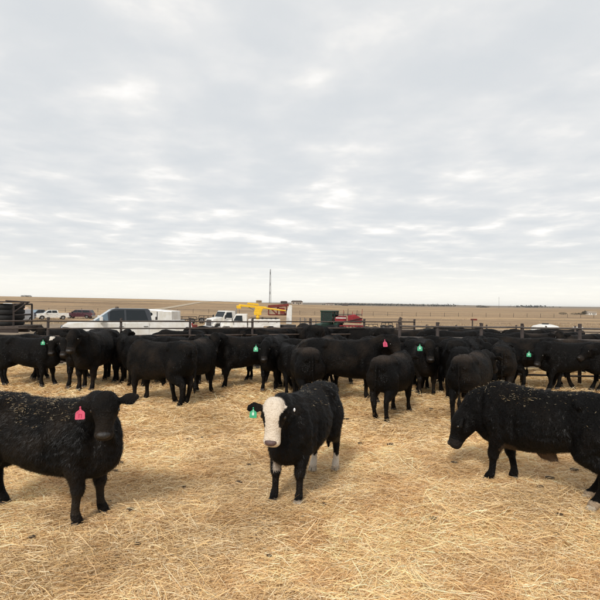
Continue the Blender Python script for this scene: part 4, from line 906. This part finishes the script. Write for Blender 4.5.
# big white truck (conventional cab)
def big_truck(loc, rz, label, service, sc=1):
    r = empty('service_truck' if service else 'lorry', loc, rz, label, 'truck', scale=sc)
    bm = bmesh.new(); prism(bm, [(3.6, .75), (3.62, 1.45), (3.45, 1.62), (2.2, 1.85), (2.15, .75)], -.85, .85, lambda z: 1 - .12 * max(0, z - 1.2)); from_bm('bonnet', bm, M['white'], r, bevel=.08)
    bm = bmesh.new(); prism(bm, [(2.2, .7), (2.2, 1.8), (1.82, 2.5), (1.7, 2.58), (.45, 2.58), (.38, .7)], -1.05, 1.05, lambda z: 1 - .08 * max(0, z - 1.7)); from_bm('cab', bm, M['white'], r, bevel=.06)
    for s in (-1, 1):
        bm = bmesh.new(); w = [(2.0, 1.78), (1.72, 2.38), (1.0, 2.40), (.95, 1.72)]; prism(bm, w, s * 1.045 if s > 0 else -1.065, s * 1.065 if s > 0 else -1.045, lambda z: 1 - .08 * max(0, z - 1.7)); from_bm('side_window', bm, M['glass'], r)
        bm = bmesh.new(); prism(bm, [(2.05, .95), (2.05, 1.66), (.72, 1.68), (.72, .95)], s * 1.0 if s > 0 else -1.062, s * 1.062 if s > 0 else -1.0); from_bm('door', bm, M['white'], r, bevel=.015)
        bm = bmesh.new(); tube(bm, (2.0, s * 1.05, 1.6), (2.15, s * 1.35, 1.75), .025); box(bm, (2.15, s * 1.38, 1.85), (.08, .2, .42)); from_bm('mirror', bm, M['blackp'], r)
        bm = bmesh.new(); box(bm, (3.6, s * .72, 1.15), (.10, .24, .2)); from_bm('headlight', bm, M['lamp'], r, bevel=.02)
        # mudguard
        bm = bmesh.new(); prism(bm, [(2.2, .8), (2.25, 1.05), (2.5, 1.24), (3.2, 1.24), (3.5, 1.05), (3.6, .7), (3.45, .72), (3.35, .95), (3.15, 1.08), (2.55, 1.08), (2.38, .95), (2.32, .8)], s * .82 if s > 0 else -1.08, s * 1.08 if s > 0 else -.82); from_bm('mudguard', bm, M['white'], r, bevel=.03)
        wheel(r, 2.85, s * .95, .50, .28)
        for x in ((-2.2,) if service else (-1.4, -2.6)): wheel(r, x, s * .92, .50, .5)
    bm = bmesh.new(); q = [(2.215, -.9, 1.83), (2.215, .9, 1.83), (1.86, .86, 2.47), (1.86, -.86, 2.47)]; n_ = Vector((.875, 0, .48)); a = [bm.verts.new(Vector(v) + n_ * .012) for v in q]; b_ = [bm.verts.new(Vector(v) - n_ * .01) for v in q]; bm.faces.new(a); bm.faces.new(b_[::-1])
    for k in range(4): bm.faces.new((a[k], b_[k], b_[(k + 1) % 4], a[(k + 1) % 4]))
    from_bm('windscreen', bm, M['glass'], r)
    gr = bmesh.new(); box(gr, (3.63, 0, 1.15), (.05, 1.05, .72)); g = from_bm('grille', gr, M['grille'], r)
    for k in range(7):
        bm = bmesh.new(); box(bm, (3.665, -.45 + k * .15, 1.15), (.03, .035, .70)); from_bm('grille_bar', bm, M['chrome'], g)
    bm = bmesh.new(); box(bm, (3.75, 0, .62), (.2, 2.1, .3)); from_bm('bumper', bm, M['silver'], r, bevel=.03)
    bm = bmesh.new(); box(bm, (-.6, .4, .72), (6.2, .12, .25)); box(bm, (-.6, -.4, .72), (6.2, .12, .25)); box(bm, (.0, 0, .6), (.9, 1.7, .4)); from_bm('chassis', bm, M['darkmetal'], r)
    if service:
        bm = bmesh.new(); prism(bm, [(.25, .95), (.25, 1.95), (-3.6, 1.95), (-3.6, .95), (-2.9, .95), (-2.75, 1.15), (-1.65, 1.15), (-1.5, .95)], -1.15, 1.15); bd = from_bm('service_body', bm, M['white'], r, bevel=.02)
        for s in (-1, 1):
            for x0_, x1_, z0_, z1_ in ((.18, -.6, 1.0, 1.88), (-.66, -1.42, 1.0, 1.88), (-1.48, -2.9, 1.40, 1.88), (-2.96, -3.54, 1.0, 1.88)):
                bm = bmesh.new(); box(bm, ((x0_ + x1_) / 2, s * 1.155, (z0_ + z1_) / 2), (x0_ - x1_, .03, z1_ - z0_)); lk = from_bm('locker_door', bm, M['white'], bd, bevel=.008)
                bm = None
            bm = bmesh.new(); 
            for x in (-.2, -1.0, -2.2, -3.2): box(bm, (x, s * 1.175, 1.62), (.09, .03, .07))
            from_bm('latch', bm, M['blackp'], bd)
    else:
        bm = bmesh.new(); box(bm, (-1.6, 0, 1.0), (4.2, 2.2, .16)); from_bm('deck', bm, M['darkmetal'], r)
        bm = bmesh.new(); tube(bm, (.25, .85, .8), (.25, .85, 2.9), .07); from_bm('exhaust_stack', bm, M['chrome'], r)
    return r
big_truck((-8.3, 60.5, T(-8, 60.5)), R(222), 'white lorry with a big chrome grille standing behind the service truck', False, 1.0)
r = big_truck((-5.3, 52.0, T(-5.3, 52) + .0), R(183), 'white service truck with side lockers carrying a yellow boom, behind the fence', True, .88)
# yellow boom folded over the truck: lower arm, upper arm, turret
bm = bmesh.new(); tube(bm, (-.85, 0, 1.95), (-.85, 0, 2.55), .24, .20, 12); box(bm, (-.85, 0, 2.62), (.9, .5, .3)); from_bm('turret', bm, M['yellow'], r, bevel=.03)
bm = bmesh.new(); prism(bm, [(1.45, 3.50), (1.5, 3.78), (-1.9, 3.50), (-1.9, 3.22)], -.17, .17); from_bm('lower_boom', bm, M['yellow'], r, bevel=.03)
bm = bmesh.new(); prism(bm, [(.5, 3.76), (.4, 3.98), (-.9, 3.86), (-1.0, 3.62)], -.21, .21); from_bm('boom_sleeve', bm, M['yellow'], r, bevel=.03)
bm = bmesh.new(); tube(bm, (-1.0, -.2, 2.75), (.3, -.2, 3.42), .07, .07, 8); from_bm('lift_ram', bm, M['chrome'], r, True)
bm = bmesh.new(); prism(bm, [(-1.25, 2.7), (-1.5, 3.3), (-.55, 3.4), (-.35, 2.7)], -.24, .24); from_bm('knuckle', bm, M['yellow'], r, bevel=.04)
bm = bmesh.new(); prism(bm, [(1.2, 3.20), (1.75, 3.24), (1.78, 3.62), (1.2, 3.62)], -.30, .30); from_bm('boom_tip', bm, M['yellow'], r, bevel=.05)
bm = bmesh.new(); tube(bm, (-1.6, .1, 3.34), (-4.3, .1, 3.02), .12, .07, 8); from_bm('upper_boom', bm, M['yellow'], r)
bm = bmesh.new()
for k in range(6): box(bm, (-.3 - k * .55, -1.0, 2.03), (.22, .3, .12 + .07 * (k % 3)))
tube(bm, (.2, -1.0, 2.08), (-3.5, -1.0, 2.08), .03, .03, 6); tube(bm, (-.2, 1.0, 2.1), (-3.4, 1.0, 2.1), .05, .05, 6); from_bm('deck_gear', bm, M['darkmetal'], r)
r2 = empty('crane', (-2.5, 53.6, T(-2.5, 53.6)), R(180), 'dark red lattice crane head with a white cab behind the service truck', 'crane')
bm = bmesh.new()
for a, b_ in (((-1.0, 0, 2.2), (-1.0, 0, 3.2)), ((1.0, 0, 2.2), (1.0, 0, 3.2)), ((-1.0, 0, 3.2), (1.1, 0, 3.0)), ((-1.0, 0, 2.2), (1.0, 0, 2.2)), ((0, 0, 2.2), (0, 0, 3.15)), ((-1, 0, 2.2), (0, 0, 3.1)), ((0, 0, 2.2), (1, 0, 3.1))): tube(bm, a, b_, .07, .07, 6)
box(bm, (-.1, 0, 3.22), (2.3, .3, .28), Matrix.Rotation(R(5), 3, 'Y')); box(bm, (-.55, .0, 2.65), (.5, .6, .7)); from_bm('mast_head', bm, M['darkred'], r2)
bm = bmesh.new(); prism(bm, [(-1.6, 1.2), (-1.65, 3.25), (-1.3, 3.3), (-1.05, 2.6), (-1.0, 1.2)], -.5, .5); cb = from_bm('cab', bm, M['white'], r2, bevel=.05)
bm = bmesh.new(); box(bm, (-1.1, -.1, 2.55), (.2, .9, .6)); from_bm('cab_window', bm, M['glass'], cb)
bm = bmesh.new(); box(bm, (-.6, 0, .85), (3.0, 1.8, .5)); from_bm('base', bm, M['darkmetal'], r2)
for x in (-1.4, .5): wheel(r2, x, -.9, .5, .3); wheel(r2, x, .9, .5, .3)
# gate stands / panels right of the crane
for i, x in enumerate((0.3, 0.95, 1.6)):
    r3 = empty('panel_stand', (x, 55, T(x, 55)), 0, ('tallest grey upright rack, nearest the crane', 'middle grey upright rack between the crane and the tractor', 'lowest grey upright rack, nearest the tractor')[i], 'rack', 'grey racks right of the crane')
    bm = bmesh.new()
    for xx in (-.25, .25): tube(bm, (xx, 0, 0), (xx, 0, 1.9 - i * .1), .05, .05, 6)
    for z in (.5, 1.0, 1.5): tube(bm, (-.25, 0, z), (.25, 0, z), .03, .03, 6)
    from_bm('rack_frame', bm, M['lattice'], r3)
    bm = bmesh.new(); box(bm, (0, 0.02, .95), (.42, .02, .7)); from_bm('rack_panel', bm, M['siding'], r3)

# tractor
r = empty('tractor', (2.95, 50.5, T(2.95, 50.5)), R(236), 'green tractor with a tall glazed cab parked beyond the herd', 'tractor')
bm = bmesh.new(); prism(bm, [(-.6, .8), (-.6, 1.45), (.6, 1.45), (1.9, 1.35), (2.2, 1.15), (2.2, .75)], -.38, .38); from_bm('bonnet', bm, M['green'], r, bevel=.05)
cb = None
bm = bmesh.new(); box(bm, (-.35, 0, 2.64), (1.55, 1.45, .13)); from_bm('cab_roof', bm, M['green'], r, bevel=.04)
for x, y in ((-1.0, -.62), (-1.0, .62), (.3, -.62), (.3, .62), (-.30, -.64), (-.30, .64)):
    bm = bmesh.new(); box(bm, (x, y, 2.02), (.09, .09, 1.16)); from_bm('cab_pillar', bm, M['green'], r)
for sx, nm in ((-1, 'cab_glass'), (1, 'cab_glass')):
    bm = bmesh.new(); box(bm, (-.35, sx * .62, 2.02), (1.24, .02, 1.1)); from_bm(nm, bm, M['greenglass'], r)
    bm = bmesh.new(); box(bm, (-.35 + sx * .65, 0, 2.02), (.02, 1.18, 1.1)); from_bm(nm, bm, M['greenglass'], r)
    bm = bmesh.new(); prism(bm, [(-1.7, 1.3), (-1.3, 1.62), (-.5, 1.62), (-.15, 1.2), (-.25, 1.15), (-.6, 1.45), (-1.3, 1.45)], sx * .55 if sx > 0 else -1.05, sx * 1.05 if sx > 0 else -.55); from_bm('mudguard', bm, M['green'], r)
    wheel(r, -.85, sx * .85, .78, .45); wheel(r, 1.6, sx * .75, .5, .3)
bm = bmesh.new(); tube(bm, (1.2, .2, 1.4), (1.2, .2, 2.2), .04); from_bm('exhaust_stack', bm, M['darkmetal'], r)
# red seed drill right of it
r = empty('seed_drill', (5.2, 50.9, T(5.2, 50.9)), R(-6), 'red seed drill with upright markers, hitched right of the green tractor', 'implement', scale=1.18)
bm = bmesh.new(); prism(bm, [(-1.2, 1.25), (-1.3, 1.65), (-.9, 1.85), (-.2, 1.83), (-.2, 1.25)], -.6, .6); prism(bm, [(-.1, 1.25), (-.1, 1.9), (.5, 2.0), (1.2, 1.62), (1.1, 1.2)], -.6, .6); from_bm('hopper', bm, M['red'], r, bevel=.03)
bm = bmesh.new(); box(bm, (0, 0, 1.95), (2.3, .9, .05)); tube(bm, (-1.25, -.62, 1.3), (1.25, -.62, 1.42), .05, .05, 6); tube(bm, (-1.2, -.66, 1.1), (1.2, -.66, 1.7), .03, .03, 6); from_bm('walkway', bm, M['darkmetal'], r)
bm = bmesh.new(); box(bm, (-.7, -.62, 1.66), (.9, .04, .09)); from_bm('pale_stripe', bm, M['white'], r)
bm = bmesh.new(); box(bm, (0, 0, .95), (2.8, .9, .14)); tube(bm, (-1.3, 0, .9), (-2.0, 0, .8), .06); from_bm('frame', bm, M['red'], r)
for k in range(9):
    bm = bmesh.new(); x = -1.15 + k * .29; tube(bm, (x, -.45, .95), (x + .1, -.6, .15), .035, .03, 6); from_bm('coulter', bm, M['darkmetal'], r)
for k, x in enumerate((-.95, -.5, -.1, .3, .7, 1.15)):
    bm = bmesh.new(); tube(bm, (x, -.3, 1.8), (x + .03, -.3, 2.25 + .12 * (k % 3)), .025, .02, 6); from_bm('upright', bm, M['red'] if k % 2 else M['darkmetal'], r)
for x in (-.9, .9): wheel(r, x, .2, .45, .25)
# low white water tank beyond the far pen
r = empty('water_tank', (15.6, 30.5, T(15.6, 30.5) + .22), 0, 'low white rounded water tank beyond the far pen at right', 'tank')
bm = bmesh.new(); tube(bm, (0, 0, -.3), (0, 0, .95), .86, .83, 28); from_bm('tank_wall', bm, M['white'], r, True)
bm = bmesh.new(); tube(bm, (0, 0, .95), (0, 0, 1.10), .86, .72, 28); tube(bm, (0, 0, 1.10), (0, 0, 1.20), .72, .35, 28); from_bm('domed_lid', bm, M['white'], r)
bm = bmesh.new(); tube(bm, (0, 0, 1.19), (0, 0, 1.27), .2, .2, 16); from_bm('filler_cap', bm, M['blackp'], r)
r = empty('feed_tub', (17.5, 30.2, T(17.5, 30.2) + .15), 0, 'small white feed tub on a stand right of the white water tank', 'tub')
bm = bmesh.new(); tube(bm, (0, 0, .75), (0, 0, 1.12), .24, .30, 16); from_bm('tub', bm, M['white'], r)
bm = bmesh.new()
for q in (-.18, .18): tube(bm, (q, -.15, -.2), (q * .8, -.1, .75), .03, .03, 6); tube(bm, (q, .15, -.2), (q * .8, .1, .75), .03, .03, 6)
from_bm('stand', bm, M['darkmetal'], r)

# mast, farmhouse, sheds on the rise
def pos(u, D): return (u - 300) / 480 * D
D = 400.0; x = pos(270, D); z0 = T(x, D)
r = empty('lattice_mast', (x, D, z0), 0, 'tall thin lattice radio mast on the rise beyond the trucks', 'mast')
H = 2.1 + (304 - 269) / 480 * D - z0; legs3 = []
wfun = lambda z: .95 - .6 * z / H
for k in range(3):
    a = k * 2.094 + .3; bm = bmesh.new(); tube(bm, (math.cos(a) * wfun(0) * 1.0, math.sin(a) * wfun(0), -1), (math.cos(a) * wfun(H), math.sin(a) * wfun(H), H), .13, .10, 6); from_bm('leg', bm, M['lattice'], r)
bm = bmesh.new(); nb = 22
for i in range(nb):
    za, zb = H * i / nb, H * (i + 1) / nb
    for k in range(3):
        a, b_ = k * 2.094 + .3, (k + 1) * 2.094 + .3
        tube(bm, (math.cos(a) * wfun(za), math.sin(a) * wfun(za), za), (math.cos(b_) * wfun(zb), math.sin(b_) * wfun(zb), zb), .05, .05, 4)
from_bm('bracing', bm, M['lattice'], r)
for z_ in (H * .88, H * .55, H * .3):
    bm = bmesh.new(); tube(bm, (-.1, -.6, z_ - 1), (-.1, -.6, z_ + 1.3), .32, .32, 8); from_bm('antenna', bm, M['lattice'], r)
x = pos(499, 1100); r = empty('pole', (x, 1100, T(x, 1100)), 0, 'faint thin mast far out on the plain right of the lone horizon tree', 'mast')
bm = bmesh.new(); tube(bm, (0, 0, 0), (0, 0, 27), .30, .16, 6); from_bm('shaft', bm, M['lattice'], r)
bm = bmesh.new(); tube(bm, (-2.2, 0, 24), (2.2, 0, 24), .12, .12, 5); from_bm('crossarm', bm, M['lattice'], r)
def house(u, D, w, h, dp, label, wall, roofm, name='farmhouse'):
    x = pos(u, D); z0 = T(x, D); r = empty(name, (x, D, z0 - .3), 0, label, 'house' if name == 'farmhouse' else 'shed')
    bm = bmesh.new(); box(bm, (0, 0, h / 2), (w, dp, h)); from_bm('wall', bm, wall, r)
    bm = bmesh.new(); prism(bm, [(-w / 2 - .4, h + .0), (-w / 2 + w * .12, h + h * .38), (w / 2 - w * .12, h + h * .38), (w / 2 + .4, h)], -dp / 2 - .4, dp / 2 + .4); from_bm('roof', bm, roofm, r)
    for k in range(3):
        bm = bmesh.new(); box(bm, (-w * .3 + k * w * .3, -dp / 2 - .02, h * .55), (w * .1, .06, h * .32)); from_bm('window', bm, M['glass'], r)
    bm = bmesh.new(); box(bm, (w * .15, -dp / 2 - .03, h * .36), (w * .08, .06, h * .7)); from_bm('door', bm, M['timber'], r)
house(297, 400, 9.5, 2.6, 7, 'pale low farmhouse with a dark roof on the rise right of the mast', M['siding'], M['roof'])
house(284, 395, 5.5, 1.9, 4, 'small dark shed on the rise between the mast and the farmhouse', M['roof'], M['roof'], 'shed')
house(259, 405, 4.5, 1.8, 4, 'small tan hut on the rise left of the mast', plain('tan_siding', (.40, .30, .17), .8), M['siding'], 'shed')
house(591, 310, 5, 1.8, 4, 'small white shed on the plain near the right edge', M['white'], M['siding'], 'shed')
house(330, 1200, 22, 5, 12, 'distant pale barn on the horizon right of the farmhouse', M['siding'], M['roof'], 'shed')
house(345, 1250, 16, 5, 12, 'distant grey barn on the horizon above the red seed drill', M['roof'], M['roof'], 'shed')

def far_tree(u, D, w, h, label, group=None):
    x = pos(u, D); r = empty('tree', (x, D, T(x, D) - .1), 0, label, 'tree', group)
    bm = bmesh.new(); tube(bm, (0, 0, 0), (0, 0, h * .6), h * .05, h * .02, 7)
    for k in range(5): a = k * 1.3; tube(bm, (0, 0, h * .3), (math.cos(a) * w * .3, math.sin(a) * w * .3, h * .7), h * .02, h * .008, 5)
    from_bm('trunk', bm, M['bark'], r)
    n = 500; p = rng.normal(0, 1, (n, 3)); p /= np.linalg.norm(p, axis=1)[:, None]; p *= rng.uniform(.3, 1, (n, 1)) ** .5
    p = p * np.array([w / 2, w / 2, h * .42]) + np.array([0, 0, h * .58]); p[:, 2] += rng.normal(0, h * .05, n)
    s = h * .07; q = rng.normal(0, s, (n, 3, 3)); V = p[:, None] + q
    me = bpy.data.meshes.new('crown'); me.from_pydata([tuple(v) for v in V.reshape(-1, 3)], [], [tuple(v) for v in np.arange(n * 3).reshape(-1, 3)]); link_mesh('crown', me, M['leaf'], r)
far_tree(481, 1500, 30, 9, 'distant dark tree standing alone on the horizon right of centre')
far_tree(486, 1520, 26, 6, 'distant lower bush just right of the lone horizon tree')
far_tree(563, 300, 5, 1.5, 'low dark bush on the plain, leftmost near the right edge')
far_tree(575, 305, 6, 1.3, 'low dark bush on the plain, second from the right-hand bushes')
far_tree(581, 302, 4, 1.5, 'low dark bush on the plain, third near the right edge')
far_tree(586, 312, 5, 2.6, 'tallest of the dark bushes beside the small white shed')
for u, w, D in ((24, 6, 440), (29, 5, 445)):
    far_tree(u, D, w, 2.2, 'dark bush on the crest of the left-hand rise, %s of two' % ('left' if u == 24 else 'right'))
# far shelter belts that read as one mass
n = 1600; uu = rng.choice([360, 385, 410, 345, 440, 530], n) + rng.normal(0, 9, n); Dd = 2300 + rng.uniform(-60, 60, n); X = (uu - 300) / 480 * Dd
Z = terr(X, Dd) + rng.uniform(0, 7, n); p = np.stack([X, Dd, Z], -1); V = p[:, None] + rng.normal(0, 3.0, (n, 3, 3))
me = bpy.data.meshes.new('far_woods'); me.from_pydata([tuple(v) for v in V.reshape(-1, 3)], [], [tuple(v) for v in np.arange(n * 3).reshape(-1, 3)])
o = link_mesh('far_shelter_belts', me, M['leaf']); tag(o, 'dark far-off belts of trees along the horizon', 'woodland', kind='stuff')
# dirt track climbing the left-hand rise
pts = [(-44, 105), (-50, 140), (-57, 190), (-62, 250), (-66, 310), (-66, 370), (-60, 420)]
tt = np.linspace(0, 6, 80); tx_ = np.interp(tt, range(7), [p[0] for p in pts]); ty_ = np.interp(tt, range(7), [p[1] for p in pts])
TX = np.stack([tx_ + o_ * 1.0 for o_ in np.linspace(-2.2, 2.2, 5)], 1); TY = np.repeat(ty_[:, None], 5, 1)
o = link_mesh('dirt_track', grid_mesh('dirt_track', TX, TY, terr(TX, TY) + .12), ground_mat('track_dirt', [(.35, (.34, .27, .19)), (.65, (.46, .38, .28))], nscale=.3), smooth=True); tag(o, kind='structure')

# dry grass along the edges of the yard and out over the plain
n = 16000; y = rng.choice([1, 0], n, p=[.55, .45]) * rng.normal(92, 9, n); y = np.where(y < 30, rng.uniform(105, 300, n), y); x = rng.uniform(-.72, .72, n) * y
cl = np.sin(x * .35 + np.sin(y * .21) * 2) + np.sin(x * .11 - y * .17); k = cl > rng.uniform(-1.4, 1.0, n); x, y = x[k], y[k]; n = len(x)
Ln = rng.uniform(.12, .38, n); c = np.array([(.42, .31, .19)]) * rng.uniform(.6, 1.1, (n, 1))
o = ribbons('dry_grass', np.stack([x, y, terr(x, y) + Ln * .4], -1), rng.uniform(0, 6.28, n), rng.normal(1.2, .3, n), Ln, Ln * .22, c, M['straw']); tag(o, 'dry brown grass along the edge of the yard and over the plain', 'grass')
r = empty('field_fence', (-60, 150, 0), 0, 'far thin wire fence crossing the plain beyond the yard', 'fence'); pm = None
for i in range(46):
    X = -110 + i * 5.0; Y = 150 + i * .5
    if pm is None:
        bm = bmesh.new(); tube(bm, (0, 0, -.2), (0, 0, 1.35), .07, .06, 6); o = from_bm('post', bm, M['timber'], r); pm = o.data
    else: o = link_mesh('post', pm, None, r)
    o.location = (X + 60, Y - 150, T(X, Y))
for h in (.5, .85, 1.2):
    bm = bmesh.new()
    for i in range(45):
        X, Y = -110 + i * 5.0, 150 + i * .5; tube(bm, (X + 60, Y - 150, T(X, Y) + h), (X + 65, Y - 149.5, T(X + 5, Y + .5) + h), .012, .012, 4)
    from_bm('wire', bm, M['lattice'], r)

# ---------------------------------------------------------------- haze
bm = bmesh.new(); box(bm, (0, 1500, 15), (16600, 16600, 50)); 
hm3 = bpy.data.materials.new('haze'); hm3.use_nodes = True; ht_ = hm3.node_tree; ht_.nodes.clear()
ho = ht_.nodes.new('ShaderNodeOutputMaterial'); hv = ht_.nodes.new('ShaderNodeVolumePrincipled'); hv.inputs['Density'].default_value = 0.00006; hv.inputs['Color'].default_value = (.78, .82, .86, 1)
ht_.links.new(hv.outputs[0], ho.inputs['Volume'])
USE_HAZE = True
if USE_HAZE:
    o = from_bm('haze', bm, hm3); tag(o, 'thin pale air over the plain', 'haze', kind='stuff')
